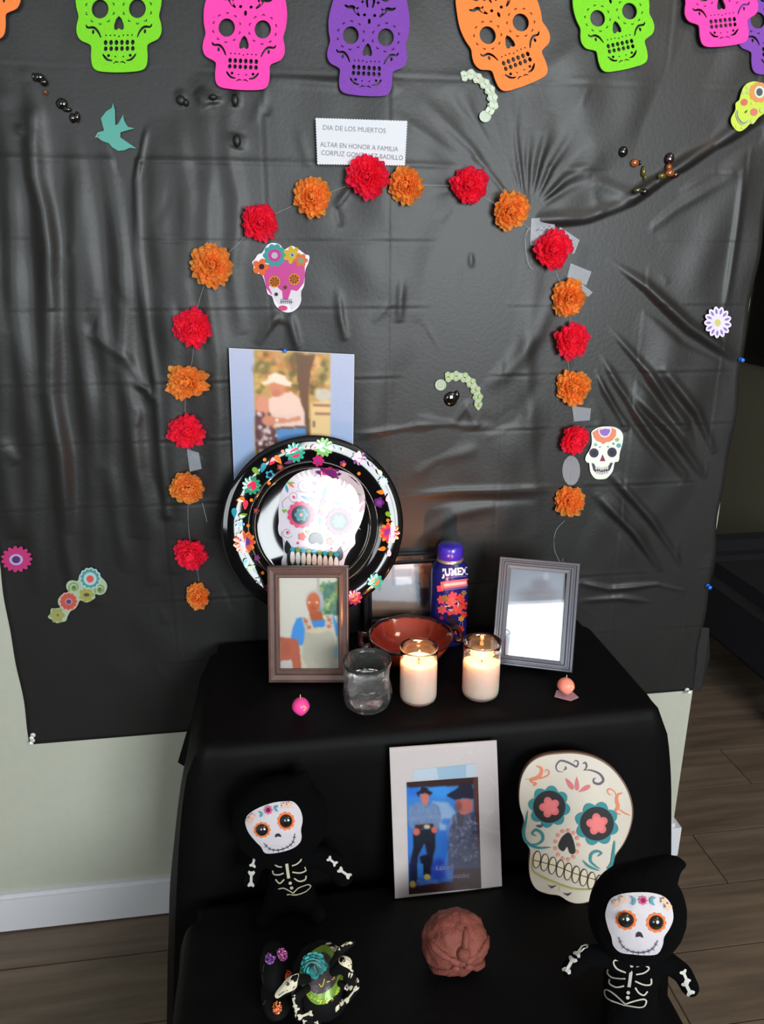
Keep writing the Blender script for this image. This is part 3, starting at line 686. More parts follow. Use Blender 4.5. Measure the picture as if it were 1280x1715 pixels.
FLW = [(333, 1001, 25, 'o', 'small orange paper flower at the bottom left end of the arch', .85), (320, 930, 31, 'r', 'red paper flower above the lowest orange one at the left foot of the arch', 1), (315, 819, 31, 'o', 'orange paper flower in the left leg, beside the upper left rim of the plate', 1), (312, 725, 31, 'r', 'red paper flower in the left leg, level with the jeans in the wall print', 1),
 (313, 641, 32, 'o', 'wide flattened orange paper flower left of the wall print', 1.15), (323, 550, 35, 'r', 'large red paper flower on the left leg, left above the wall print', 1), (354, 446, 36, 'o', 'large orange paper flower left of the flower-crowned skull cling', 1), (433, 371, 34, 'r', 'red paper flower touching the top of the flower-crowned skull cling', 1),
 (524, 331, 34, 'o', 'orange paper flower below the left end of the sign', 1), (618, 294, 36, 'r', 'red paper flower overlapping the bottom of the sign', 1), (683, 308, 32, 'o', 'orange paper flower touching the red one under the sign', 1), (787, 310, 34, 'r', 'red paper flower at the top right of the arch among the cloth gathers', .97),
 (857, 352, 33, 'o', 'orange paper flower at the right arch shoulder, left of the taped red one', 1), (928, 420, 35, 'r', 'red paper flower with clear tape squares showing behind it', .97), (957, 500, 32, 'o', 'orange paper flower just under a loose square of clear tape', .95), (958, 570, 33, 'r', 'red paper flower between two orange ones on the right leg', 1),
 (964, 651, 31, 'o', 'orange paper flower on the right leg, level with the green leaf cling', 1), (963, 737, 29, 'r', 'red paper flower touching the white skull cling on the right', 1), (958, 843, 28, 'o', 'lowest orange paper flower on the right leg of the arch', 1)]
chain = []
for i, (x, y, r, k, lab, sq) in enumerate(FLW):
    kind = 'red' if k == 'r' else 'orange'; rr = random.Random(i*3+1)
    chain.append(pompom(x, y, r, kind, lab, sq, seed=i+11, tilt=(rr.uniform(-.25, .25), rr.uniform(-.2, .2)), yb=(-.019 if (x, y) == (618, 294) else None)))
pts = []
for i in range(len(chain)-1):
    a, b = chain[i], chain[i+1]
    for k in range(6):
        t = k/6; p = a.lerp(b, t); p.y = -(cloth_h(p.x, p.z)+.0022); p.x += .004*math.sin(math.pi*t)*(-1)**i
        if i == 9: p.y = min(p.y, -.0175)
        pts.append(p)
pts.append(chain[-1])
tag(tube('garland_string', pts, .0004, mat('nylon_string', (200, 205, 210), rough=.3, alpha=.22), n=6), 'thin clear nylon string threading the paper flowers of the arch', 'string')
# ---- clear tape
tape = film_mat('clear_tape', .15, (215, 222, 235), rough=.3)
def tape_piece(pts_, lab, name='tape_piece', m=tape, cat='tape'):
    cx_ = sum(p[0] for p in pts_)/len(pts_); cy_ = sum(p[1] for p in pts_)/len(pts_); q = onY(cx_, cy_, -.01); Y = -(cloth_h(q.x, q.z)+.003)
    tag(slab(name, pts_, wall_map(Y), m, t1=.0003), lab, cat, 'clear tape on the cloth')
tape_piece([(890, 366), (925, 363), (935, 395), (925, 420), (888, 410)], 'clear tape square behind the upper left of the taped red flower')
tape_piece([(938, 380), (971, 402), (962, 425), (930, 420)], 'clear tape square sticking out right of the taped red flower')
tape_piece([(956, 441), (991, 455), (982, 478), (950, 464)], 'loose square of clear tape above the second right-hand orange flower')
tape_piece([(975, 475), (993, 490), (985, 497), (968, 485)], 'tiny clear tape scrap right of the second right-hand orange flower')
tape_piece(circ(957, 788, 15, 16, 25), 'oval piece of clear tape between red and lowest orange flower on the right')
tape_piece([(958, 680), (990, 684), (988, 704), (962, 706)], 'clear tape strip above the red flower beside the white skull cling')
tape_piece([(313, 752), (333, 758), (338, 785), (318, 790)], 'clear tape strip above the left-hand orange flower beside the plate')
lp = [onY(x, y, -.012) for x, y in smooth([(946, 872), (931, 890), (929, 920), (941, 945), (943, 935)], 5, False)]
tag(tube('string_loop', lp, .0005, MATS['nylon_string'], n=6), 'loose loop of clear string hanging under the lowest right flower', 'string')
lp = [onY(x, y, -.012) for x, y in smooth([(339, 842), (343, 858), (347, 875)], 4, False)]
tag(tube('string_end', lp, .0006, MATS['nylon_string'], n=6), 'short bright string end beside the left-hand orange flower near the plate', 'string')
for p_, lab in (([(897, 398), (888, 380), (880, 400), (885, 440), (894, 452)], 'curved clear string left of the taped red flower'),):
    lp = [onY(x, y, -.010) for x, y in smooth(p_[1:], 4, False)]; tag(tube('string_piece', lp, .0006, MATS['nylon_string'], n=6), lab, 'string')
for q in range(5):
    pass
wr = [onY(902+q*4.5, 386-3*(q % 2)-q*.8, -.012) for q in range(7)]
tag(tube('wire_squiggle', wr, .0009, mat('pale_wire', (170, 190, 190), rough=.3), n=6), 'small pale squiggle of wire above the taped red flower', 'wire')

# ================================================================ push pins
def pin(px_, py_, col, lab, r=4.2, Y=-.004, grp=None):
    c = onY(px_, py_, Y-.007); k = r*mpp(c); t = empty('push_pin', (c.x, Y, c.z), lab, 'pin', grp); m = mat('pin_'+lab.split()[0], col, rough=.25, coat=.4)
    kw = dict(tx=Vector((1, 0, 0)), ty=Vector((0, 0, 1)), tz=Vector((0, -1, 0)), n=16)
    b = Vector((c.x, Y, c.z))
    lathe('head', [(0, 0), (k, 0), (k, k*.35), (k*.5, k*.7), (k*.5, k*1.6), (k*.85, k*2.0), (k*.85, k*2.3), (0, k*2.35)], b+Vector((0, -.001, 0)), m, t, **kw)
    lathe('needle', [(0, -.001), (.0004, -.001), (.0004, .0015), (0, .0015)], b, mat('steel', (180, 180, 185), rough=.25, metal=1), t, **{**kw, 'n': 8})
pin(54, 1234, (225, 225, 225), 'white pin, upper of the two at the lower left cloth corner')
pin(53, 1243, (225, 225, 225), 'white pin, lower of the two at the lower left cloth corner', Y=-.0035)
pin(1153, 1158, (225, 225, 220), 'white pin at the lower right cloth corner')
pin(1188, 983, (30, 110, 220), 'blue pin low on the right edge of the backdrop', r=3.8)
pin(1243, 603, (30, 110, 230), 'blue pin at mid height on the right edge of the backdrop', r=3.8)
pin(968, 975, (200, 50, 60), 'red pin beside the upper right of the grey picture frame', r=3.0)
pin(477, 588, (20, 70, 150), 'blue pin holding the top of the hanging photo print', r=3.6, Y=-.0185)
# ================================================================ hanging photo print (couple under a tree)
T2 = (370, 570, 3.727)
Yp = -.020; wp = wall_map(Yp)
q = [(50, 48), (833, 88), (822, 930), (85, 930)]
qp = [(370+x/3.727, 570+y/3.727) for x, y in q]
pr = slab('wall_print', qp, wp, mat('photo_paper', (215, 218, 232), rough=.5), t1=.0006)
tag(pr, 'paper print of a couple in front of a tree, blue borders, pinned behind the plate', 'photo print')
ph = Photo([(52, 50), (831, 90), (820, 928), (87, 928)], T2, 120, 130); ph.fill((182, 190, 220), (140, 166, 208))
ph.poly([(205, 52), (684, 78), (678, 930), (214, 930)], (196, 160, 92), blur=0)
ph.speck(225, 660, 80, 330, 170, 26, [(120, 105, 50), (226, 178, 96), (90, 84, 40), (240, 205, 140), (200, 120, 60), (170, 150, 90)], .6)
ph.poly([(560, 390), (684, 370), (680, 930), (560, 930)], (232, 196, 140)); ph.blob(640, 340, 50, 40, (205, 205, 205), .8); ph.poly([(575, 395), (684, 398), (684, 412), (575, 412)], (130, 100, 80)); ph.poly([(590, 450), (684, 455), (684, 465), (590, 462)], (130, 100, 80)); ph.poly([(572, 500), (585, 500), (585, 540), (572, 540)], (110, 85, 70))
ph.poly([(470, 90), (590, 90), (560, 200), (545, 350), (560, 640), (520, 640), (500, 400), (475, 230)], (112, 78, 56)); ph.blob(480, 130, 50, 70, (105, 80, 50), .7)
ph.poly([(430, 420), (470, 350), (540, 420), (550, 610), (470, 650)], (96, 72, 55), .8); ph.blob(350, 110, 40, 35, (214, 150, 110), .5)
ph.poly([(215, 350), (250, 335), (290, 360), (305, 430), (290, 480), (320, 520), (330, 560), (240, 560), (215, 500)], (205, 140, 110)); ph.blob(262, 400, 42, 55, (222, 150, 122))
ph.poly([(215, 440), (270, 450), (300, 530), (350, 560), (360, 640), (290, 715), (230, 715), (215, 640)], (106, 66, 70))
ph.speck(220, 350, 450, 700, 60, 14, [(225, 200, 195), (240, 225, 215), (90, 50, 60)], .8)
ph.poly([(300, 365), (370, 330), (440, 320), (490, 360), (520, 440), (528, 540), (440, 555), (345, 548), (325, 500), (300, 430)], (240, 205, 192)); ph.poly([(345, 548), (440, 555), (528, 540), (540, 630), (470, 650), (360, 660)], (88, 138, 196)); ph.poly([(345, 542), (528, 532), (528, 545), (345, 555)], (96, 64, 54))
ph.poly([(335, 480), (420, 490), (500, 470), (500, 500), (400, 515), (330, 520)], (222, 142, 110)); ph.blob(300, 500, 45, 32, (216, 140, 108)); ph.blob(350, 498, 9, 9, (250, 240, 225))
ph.blob(352, 305, 50, 45, (216, 140, 108)); ph.blob(345, 330, 26, 22, (196, 120, 95), .7)
ph.poly([(250, 262), (290, 250), (300, 215), (340, 200), (400, 222), (410, 245), (445, 262), (435, 290), (390, 280), (330, 262), (270, 280)], (248, 226, 206))
ph.build('photo', wp, M_photo, pr, .0008)

# ================================================================ printed clings on the backdrop
M_cling = mat('cling_vinyl', attr=True, rough=.32, spec=.5, noise_amt=.02, gain=.75)
def cling(name, outline, tf, base, lab, Y=None, cat='sticker', m=None):
    o = [(tf[0]+x/tf[2], tf[1]+y/tf[2]) for x, y in outline]; cx_ = sum(p[0] for p in o)/len(o); cy_ = sum(p[1] for p in o)/len(o)
    if Y is None:
        hs = []
        for x, y in o+[(cx_, cy_)]: q_ = onY(x, y, -.01); hs.append(cloth_h(q_.x, q_.z))
        Y = -(max(hs)+.0015)
    mp = wall_map(Y); s_ = slab(name, o, mp, m or mat('cling_'+str(base), base, rough=.35), t1=.0008); tag(s_, lab, cat); return s_, Art(mp, tf, base=.0010)
# teal bird
bt = (0, 100, 4.267)
bird = [(685, 545), (700, 520), (745, 508), (722, 420), (760, 370), (800, 345), (808, 310), (822, 360), (825, 470), (845, 460), (880, 395), (890, 440), (915, 480), (962, 492), (910, 505), (862, 520), (860, 555), (925, 600), (978, 636), (930, 630), (890, 648), (845, 652), (800, 625), (780, 598), (730, 580)]
s_, A = cling('bird_sticker', bird, bt, (56, 140, 128), 'teal flying bird cut-out at the upper left of the backdrop')
A.poly(circ(708, 542, 5, 8), (40, 90, 85)); A.poly(drop(688, 552, 18, 10, 2.6), (200, 150, 110)); A.stroke([(790, 500), (800, 430), (806, 370)], 3, (90, 185, 175), 1); A.build('print', M_print, s_)
# flower-crowned skull cling
kt = (390, 320, 7.147)
o = smooth([(230, 850), (260, 820), (300, 760), (350, 740), (380, 690), (420, 640), (480, 620), (560, 640), (610, 700), (640, 690), (700, 655), (760, 680), (820, 720), (870, 760), (915, 775), (905, 860), (870, 940), (860, 1060), (850, 1140), (815, 1210), (820, 1300), (790, 1380), (720, 1440), (640, 1452), (560, 1420), (500, 1350), (470, 1260), (420, 1230), (400, 1160), (370, 1050), (340, 1000), (290, 985), (245, 960), (250, 905)], 3)
s_, A = cling('skull_sticker', o, kt, (205, 200, 215), 'pink skull sticker with a crown of teal, yellow and orange flowers', cat='sticker')
A.poly([(360, 960), (450, 850), (600, 820), (760, 830), (860, 880), (865, 1000), (850, 1100), (790, 1180), (700, 1240), (690, 1300), (600, 1300), (560, 1200), (460, 1240), (400, 1160)], (206, 82, 158))
A.poly([(430, 1140), (500, 1120), (590, 1200), (600, 1320), (560, 1360), (500, 1300), (470, 1230)], (226, 222, 232)); A.poly([(700, 1180), (770, 1200), (820, 1170), (815, 1300), (790, 1370), (700, 1420), (660, 1300)], (228, 224, 232))
A.poly(flower(500, 770, 140, 10, .15), (70, 160, 160)); A.poly(circ(500, 770, 78, 24), (200, 70, 150)); A.poly(circ(500, 770, 38), (190, 190, 210))
A.poly(flower(710, 765, 110, 7, .4), (214, 176, 52)); A.poly(circ(712, 765, 28), (150, 190, 180)); A.poly(circ(712, 765, 14), (70, 90, 130))
A.poly(flower(815, 830, 85, 6, .3), (224, 108, 70)); A.poly(circ(815, 835, 42), (150, 150, 110))
A.poly(flower(335, 910, 105, 5, .4), (232, 110, 58)); A.poly(circ(345, 905, 34), (62, 34, 60))
for x, y in ((500, 1085), (735, 1055)):
    A.poly(flower(x, y, 72, 12, .12), (226, 152, 60)); A.poly(circ(x, y, 56, 20), (120, 60, 30)); A.poly(circ(x, y, 34, 16), (170, 96, 40))
    for k in range(8): A.poly(circ(x+44*math.cos(k*.785), y+44*math.sin(k*.785), 8, 8), (226, 140, 70), hold=k > 0)
A.poly(circ(628, 1152, 22, 12), (90, 70, 20))
for k in range(6): A.stroke([(580+k*24, 1290), (580+k*24, 1350)], 7, (70, 100, 100), hold=k > 0)
A.stroke([(570, 1325), (640, 1318), (720, 1330)], 8, (70, 100, 100)); A.poly(circ(600, 1400, 55, 16, 32), (216, 84, 130)); A.poly(circ(520, 1235, 22, 12), (90, 40, 80))
A.build('print', mat('cling_gloss', attr=True, rough=.12, coat=.8, noise_amt=.02, gain=.75), s_)
# white skull cling right
kt = (960, 690, 12.8)
o = smooth([(390, 440), (460, 370), (560, 325), (680, 310), (820, 312), (920, 335), (1010, 390), (1060, 470), (1072, 560), (1055, 680), (1020, 800), (995, 900), (985, 1010), (960, 1060), (890, 1080), (870, 1180), (840, 1280), (770, 1370), (700, 1425), (600, 1440), (490, 1430), (420, 1370), (365, 1270), (345, 1100), (300, 1080), (260, 1020), (285, 920), (345, 830), (395, 700), (400, 560)], 3)
s_, A = cling('skull_sticker', o, kt, (206, 214, 206), 'white skull sticker with purple half flower on its forehead, touching a red paper flower')
A.poly([(410, 440), (560, 345), (700, 335), (830, 330), (920, 380), (920, 500), (850, 600), (770, 640), (720, 640), (640, 690), (590, 650), (500, 620), (440, 540)], (226, 140, 108))
A.poly([(535, 370), (680, 325), (825, 340), (815, 430), (760, 520), (680, 548), (600, 525), (545, 450)], (236, 226, 236)); A.poly([(560, 385), (680, 352), (795, 370), (785, 430), (740, 495), (680, 518), (610, 495), (570, 440)], (146, 112, 198))
for x, y, rx, ry in ((445, 875, 100, 100), (832, 862, 100, 105)): A.poly(circ(x, y, rx, 24, ry), (62, 60, 78)); A.poly(circ(x, y, rx*.5, 16, ry*.5), (48, 46, 62))
A.poly([(628, 905), (690, 1050), (630, 1050), (570, 1050)], (140, 52, 96)); A.poly([(395, 1090), (440, 1100), (480, 1180), (620, 1220), (740, 1180), (800, 1080), (850, 1085), (790, 1230), (700, 1310), (600, 1330), (500, 1310), (430, 1240)], (74, 66, 88))
for k in range(6):
    A.poly(circ(490+k*48, 1195+(18 if k in (2, 3) else 0), 21, 10, 38), (210, 214, 208), hold=k > 0)
for k in range(6): A.poly(circ(500+k*46, 1290+(14 if k in (2, 3) else 0), 20, 10, 34), (206, 210, 204), hold=k > 0)
for x, y, r_, c_ in ((940, 590, 42, (150, 186, 110)), (975, 715, 48, (96, 170, 178)), (860, 675, 24, (92, 160, 150)), (745, 740, 18, (120, 180, 150)), (480, 695, 34, (130, 196, 190)), (570, 745, 18, (130, 180, 160))): A.poly(circ(x, y, r_, 12), c_)
A.build('print', M_cling, s_)
# lime skull cling top right
kt = (1210, 120, 14.286)
o = smooth([(560, 310), (640, 262), (760, 235), (880, 260), (990, 320), (1080, 430), (1110, 600), (1090, 800), (1000, 990), (860, 1100), (740, 1250), (660, 1250), (560, 1350), (440, 1425), (340, 1410), (250, 1310), (205, 1200), (220, 1080), (310, 920), (315, 760), (400, 680), (440, 540), (490, 400)], 3)
s_, A = cling('skull_sticker', o, kt, (176, 196, 62), 'lime skull sticker with one big orange-ringed eye, at the right edge')
A.poly(flower(870, 500, 250, 10, .1), (222, 150, 84)); A.poly(circ(885, 490, 120, 22, 145), (220, 224, 218)); A.poly(circ(882, 492, 78, 20, 95), (72, 92, 92))
A.poly(circ(1060, 760, 70, 16, 90), (200, 214, 150))
for x, y, r_, c_ in ((515, 735, 85, (210, 110, 100)), (750, 970, 90, (214, 120, 108)), (610, 370, 48, (200, 216, 140)), (510, 500, 44, (200, 216, 130)), (600, 500, 40, (190, 208, 120)), (710, 760, 34, (224, 214, 110)), (940, 930, 60, (196, 214, 120)), (710, 1190, 50, (196, 220, 130)), (335, 1310, 26, (224, 230, 110)), (470, 1350, 24, (214, 226, 100))): A.poly(circ(x, y, r_, 14), c_)
A.poly(drop(560, 955, 90, 40, -.9), (90, 90, 20)); A.stroke(smooth([(350, 920), (335, 1050), (390, 1170), (480, 1250), (580, 1220), (620, 1160)], 4, False), 62, (196, 202, 170), 1); A.stroke(smooth([(350, 920), (345, 1060), (400, 1170), (490, 1240), (590, 1190)], 4, False), 26, (86, 90, 60), 1)
A.build('print', M_cling, s_)
# leafy vine clings
def vine(pts, tf, lab, tip, curl, c1, c2, size, ghost=None):
    P = smooth(pts, 4, False); n = len(pts); lobes = []
    s_ = None; cs = []
    for i in range(n):
        a, b = pts[max(0, i-1)], pts[min(n-1, i+1)]; dx, dy = b[0]-a[0], b[1]-a[1]; L_ = math.hypot(dx, dy); cs.append((pts[i], (dx/L_, dy/L_)))
    left, right = [], []
    for i, (p, d) in enumerate(cs):
        k = size*(1 if i < n-1 else .8)
        for t in (-.7, -.35, 0, .35, .7):
            w_ = k*(.55+.45*math.cos(t*1.9)); q_ = (p[0]+d[0]*t*size*.75, p[1]+d[1]*t*size*.75)
            left.append((q_[0]-d[1]*w_, q_[1]+d[0]*w_)); right.append((q_[0]+d[1]*w_, q_[1]-d[0]*w_))
    e = (cs[-1][0][0]+cs[-1][1][0]*size*1.1, cs[-1][0][1]+cs[-1][1][1]*size*1.1); o_ = left+[e]+right[::-1]
    s_, A = cling('vine_sticker', o_, tf, (150, 160, 134), lab, cat='sticker')
    A.poly(circ(curl[0], curl[1], size*1.05, 20), (172, 186, 164)); A.stroke(spiral(curl[0], curl[1], size*.85, size*.15, 1.0, -1.6, 26), size*.14, c1)
    for (p, d) in cs:
        ang = math.atan2(d[1], d[0])
        for sd in (-1, 1): A.poly(drop(p[0]-d[1]*sd*size*.42-d[0]*size*.1, p[1]+d[0]*sd*size*.42-d[1]*size*.1, size*1.15, size*.78, ang+math.pi-sd*.55), c1 if ghost is None else ghost, hold=sd > 0)
        for sd in (-1, 1): A.poly(drop(p[0]-d[1]*sd*size*.42-d[0]*size*.1, p[1]+d[0]*sd*size*.42-d[1]*size*.1, size*.8, size*.5, ang+math.pi-sd*.55), c2, hold=sd > 0)
    A.build('print', M_cling, s_); return s_
vine([(170, 105), (215, 100), (262, 108), (300, 138), (325, 178), (338, 218), (340, 262)], (700, 600, 3.368), 'green leafy vine sticker curling over the dark gel drop, centre right', None, (128, 150), (128, 164, 96), (160, 190, 122), 30)
vine([(400, 400), (520, 370), (640, 440), (770, 540), (860, 650), (905, 790), (915, 930), (850, 1030)], (740, 90, 10.667), 'pale leafy vine sticker beside the tilted orange felt skull', None, (775, 1120), (170, 180, 150), (186, 196, 178), 100, ghost=(190, 206, 176))
# flower clings
o = flower(470/1.0, 1385, 76, 13, .2, rot=.2, ry=88)
s_, A = cling('flower_sticker', o, (1060, 120, 3.3), (208, 198, 228), 'lilac daisy sticker near the right edge of the backdrop')
for k in range(13): a = .2+math.pi*2*(k+.5)/13+.24; A.poly(leaf(470+52*math.cos(a), 1385+60*math.sin(a), 34, 14, math.atan2(60*math.sin(a), 52*math.cos(a))), (140, 118, 188), hold=k > 0)
A.poly(circ(470, 1385, 34, 18, 38), (226, 222, 236)); A.poly(circ(468, 1388, 17, 14, 20), (205, 204, 110)); A.build('print', M_cling, s_)
o = flower(78, 212, 74, 15, .22, ry=62)
s_, A = cling('flower_sticker', o, (0, 860, 2.783), (168, 48, 104), 'magenta daisy sticker with purple centre at the left edge')
A.poly(circ(76, 214, 32, 18, 26), (190, 170, 205)); A.poly(circ(76, 214, 20, 16, 17), (84, 52, 122)); A.build('print', M_cling, s_)
kt = (60, 930, 9.143); cs_ = (150, 155, 118)
o = smooth([(190, 930), (225, 890), (235, 815), (310, 810), (375, 795), (345, 740), (345, 670), (400, 600), (470, 575), (560, 595), (600, 600), (520, 560), (470, 500), (480, 420), (550, 380), (640, 390), (670, 300), (740, 230), (830, 200), (940, 240), (1000, 330), (1060, 390), (1095, 470), (1060, 570), (980, 605), (910, 590), (910, 650), (850, 690), (780, 720), (700, 690), (670, 700), (620, 800), (540, 850), (490, 930), (465, 1000), (400, 1020), (320, 1035), (260, 990), (200, 960)], 3)
s_, A = cling('flower_sticker', o, kt, (150, 168, 140), 'cluster sticker of teal, coral and yellow flowers at the lower left of the backdrop')
for x, y in ((590, 490), (985, 520)): A.stroke(spiral(x, y, 85, 20, 2.5, 1.4, 22), 22, (132, 150, 100)); A.poly(circ(x, y, 32, 12), (96, 124, 58))
A.poly(flower(330, 915, 120, 6, .3), (160, 158, 96)); A.poly(circ(340, 910, 18, 10), (110, 100, 80)); A.poly(flower(780, 600, 120, 7, .32), (166, 160, 84)); A.poly(circ(780, 600, 46, 12, 28), (84, 86, 74))
A.poly(flower(505, 700, 150, 12, .12), (206, 172, 160)); A.poly(flower(505, 700, 132, 12, .14), (196, 88, 76)); A.poly(circ(508, 702, 56, 14, 50), (190, 150, 160)); A.poly(circ(508, 705, 40, 14, 36), (92, 70, 116))
A.poly(flower(835, 350, 172, 13, .1), (176, 206, 204)); A.poly(flower(835, 350, 150, 13, .16), (86, 148, 148)); A.poly(circ(835, 352, 100, 20), (170, 206, 206)); A.poly(circ(835, 355, 56, 16), (222, 84, 84)); A.build('print', M_cling, s_)

# ================================================================ dark gel drops
M_gel = mat('gel_dark', (10, 8, 8), rough=.06, coat=1.0)
def gel(pts, lab, m=M_gel, name='gel_drop', cat='gel decoration', parts_=()):
    x0, y0 = pts[0][0], pts[0][1]; q_ = onY(x0, y0, -.01); Y = -(cloth_h(q_.x, q_.z)+.0010); c = onY(x0, y0, Y); t = empty(name, (c.x, Y, c.z), lab, cat)
    for (x, y, rx, ry, mm) in pts:
        p = onY(x, y, Y); k = mpp(p); ico('bead', (p.x, Y-.001, p.z), (rx*k, .005, ry*k), mm or m, t, sub=2, disp=lambda d: 1+.12*noise.noise(d*2.2+Vector((x, y, 0))))
amber = mat('gel_amber', (150, 78, 30), rough=.08, coat=.8, trans=.35); olive = mat('gel_olive', (92, 82, 26), rough=.15, coat=.5, trans=.3); wine = mat('gel_wine', (38, 16, 16), rough=.06, coat=1.0)
gel([(755, 668, 12, 13, None), (765, 662, 5, 9, None)], 'shiny black gel drop under the green vine sticker')
gel([(1044, 254, 8, 9, None)], 'single dark gel bead, leftmost of those on the upper right of the cloth')
gel([(1063, 273, 8, 7, amber), (1071, 273, 3, 4, None), (1077, 287, 4, 9, olive), (1079, 297, 2.5, 6, olive)], 'amber gel bead with an olive tail on the upper right of the cloth')
gel([(1122, 266, 8, 10, wine), (1120, 280, 6, 6, amber)], 'dark red gel bead, topmost on the right of the amber ones')
gel([(1122, 290, 9, 6, amber), (1108, 295, 8, 5, olive), (1131, 293, 7, 5, wine)], 'row of amber and olive gel lumps by the big cloth fold')
gel([(1068, 319, 9, 5, mat('gel_green', (40, 46, 22), rough=.1, coat=.8)), (1079, 321, 7, 5, None)], 'dark green gel bead, lowest on the right of the cloth')
gel([(65, 130, 10, 7, None), (57, 129, 2.5, 7, None), (74, 138, 7, 6, None), (77, 155, 3, 4, amber)], 'upper black gel blob at the upper left of the cloth')
gel([(104, 174, 10, 9, None), (113, 184, 8, 4, None), (122, 198, 6, 8, None), (130, 196, 5, 9, None)], 'lower black gel blob left of the teal bird')
gel([(303, 168, 8, 8, M_black), (312, 172, 5, 6, M_black)], 'black gel lump, leftmost of three under the lime and pink felt skulls')
gel([(357, 163, 7, 5, M_black)], 'black gel lump, middle of three under the pink felt skull')
gel([(394, 168, 6, 10, M_black)], 'black gel lump, right of three under the pink felt skull')
gel([(397, 236, 7, 10, M_black)], 'black gel lump on its own, left of the sign')

# ================================================================ charger plate
PC = onY(525, 880, -.062); tl = math.radians(11.5)
pn = Vector((0.045, -math.cos(tl), math.sin(tl))).normalized(); px_ = Vector((1, 0, 0)); px_ = (px_-pn*px_.dot(pn)).normalized(); py_ = pn.cross(px_)
if py_.z < 0: py_ = -py_
PR = 150*mpp(PC)
def rim_h(r):
    r = r/PR; pr_ = [(0, 0), (.60, 0), (.64, .010), (.68, .055), (.72, .080), (.78, .098), (.85, .110), (.92, .113), (.97, .108), (1.0, .098)]
    for (a, b), (c_, d_) in zip(pr_, pr_[1:]):
        if r <= c_: return (b+(d_-b)*(r-a)/(c_-a))*PR
    return pr_[-1][1]*PR
def plate_map(x, y, off=0.0):
    P = PC
    for _ in range(4):
        h = onP(x, y, P, pn); d = h-PC; u, v = d.dot(px_), d.dot(py_); P = PC+pn*rim_h(math.hypot(u, v))
    return PC+px_*u+py_*v+pn*(rim_h(math.hypot(u, v))+off)
pe = PC-py_*PR; t = empty('charger_plate', (pe.x, pe.y, TZ), 'large round black charger plate printed with a sugar skull, leaning against the wall', 'plate')
prof = [(.0001, -.0015), (.58*PR, -.0015), (.60*PR, 0), (.64*PR, .010*PR-.002), (.70*PR, .07*PR-.003), (.96*PR, .10*PR-.003), (.995*PR, .098*PR-.002), (1.004*PR, .098*PR)]
prof += [(r*PR, rim_h(r*PR)) for r in (.985, .96, .92, .88, .85, .81, .78, .75, .72, .70, .68, .66, .64, .62, .60, .4, .2)]+[(.0001, 0)]
vs, fs = lathe_geo(prof, PC, 96, tx=px_, ty=py_, tz=pn); M_plate = mat('plate_black', (8, 7, 10), rough=.07, spec=.5)
mk('dish', vs, fs, M_plate, t, True)
for r_ in (.645, .715):
    tube('ring', [PC+px_*(r_*PR*math.cos(a*math.pi/48))+py_*(r_*PR*math.sin(a*math.pi/48))+pn*(rim_h(r_*PR)+.0002) for a in range(97)], .0011, mat('plate_ring', (90, 84, 78), rough=.15, metal=.6), t, n=6)
A = Art(plate_map, T2, base=.0003, step=.00006)
W_, PK, TL, OR, PU, LG = (206, 200, 214), (206, 50, 104), (38, 148, 172), (240, 132, 44), (122, 60, 150), (112, 166, 44)
sk = smooth([(575, 802), (480, 830), (410, 890), (370, 970), (360, 1060), (362, 1130), (357, 1175), (365, 1212), (385, 1240), (392, 1330), (378, 1390), (400, 1470), (430, 1540), (510, 1600), (600, 1620), (680, 1595), (740, 1530), (760, 1450), (775, 1370), (805, 1310), (838, 1270), (838, 1215), (870, 1150), (897, 1060), (900, 970), (870, 890), (800, 830), (690, 800)], 3)
A.poly(sk, W_, rings=8)
gl = (120, 112, 128)
for cx_, cy_, r_, a0, tn in ((520, 905, 48, .6, 1.6), (585, 948, 38, 2, -1.5), (457, 975, 38, 1, 1.4), (415, 1200, 36, .5, 1.4), (770, 1260, 36, 2.5, -1.4), (815, 1045, 26, 1, 1.4), (790, 880, 26, 3, 1.3), (560, 830, 30, 3.5, 1.2)): A.stroke(spiral(cx_, cy_, r_, 6, a0, tn, 26), 3, gl)
for a in ([(568, 905), (550, 950), (470, 940)], [(420, 975), (385, 1010), (390, 1050)], [(385, 1190), (380, 1215), (420, 1290), (520, 1290), (580, 1310)], [(800, 1250), (805, 1290), (740, 1330), (650, 1300)], [(660, 1025), (720, 1020), (770, 1060), (800, 1060)], [(870, 1180), (850, 1140), (880, 1060)], [(600, 980), (560, 1010), (620, 1030)]): A.stroke(smooth(a, 5, False), 3, gl)
for x, y, c_ in ((585, 892, PK), (455, 978, PK), (583, 950, PK), (416, 1198, PK), (480, 1265, PK), (770, 1262, PK), (690, 1300, PK), (818, 1048, PK)): A.poly(circ(x, y, 9, 10), c_, hold=True)
A.poly(heart(585, 893, 15), PK); A.poly(heart(397, 1065, 15), LG); A.poly(heart(847, 1143, 14), LG); A.poly(heart(541, 1196, 16), LG); A.poly(heart(660, 1216, 14), LG)
for x, y, L_, wd, a, c_ in ((648, 950, 80, 26, -1.35, TL), (617, 1128, 60, 20, 1.6, TL), (530, 985, 70, 18, .45, TL), (570, 990, 40, 18, .6, (220, 90, 90)), (735, 1020, 66, 18, .1, TL), (705, 1012, 30, 14, .2, (220, 90, 90)), (412, 925, 60, 16, 1.35, TL), (435, 890, 60, 16, .0, LG), (440, 905, 50, 14, .6, (214, 96, 80)), (880, 975, 60, 14, .9, TL), (870, 960, 44, 12, .2, LG)): A.poly(leaf(x, y, L_, wd, a), c_)
A.poly(circ(638, 1005, 19, 14), PU); A.poly(circ(630, 1042, 19, 14), LG); A.poly(circ(622, 1078, 19, 14), PU)
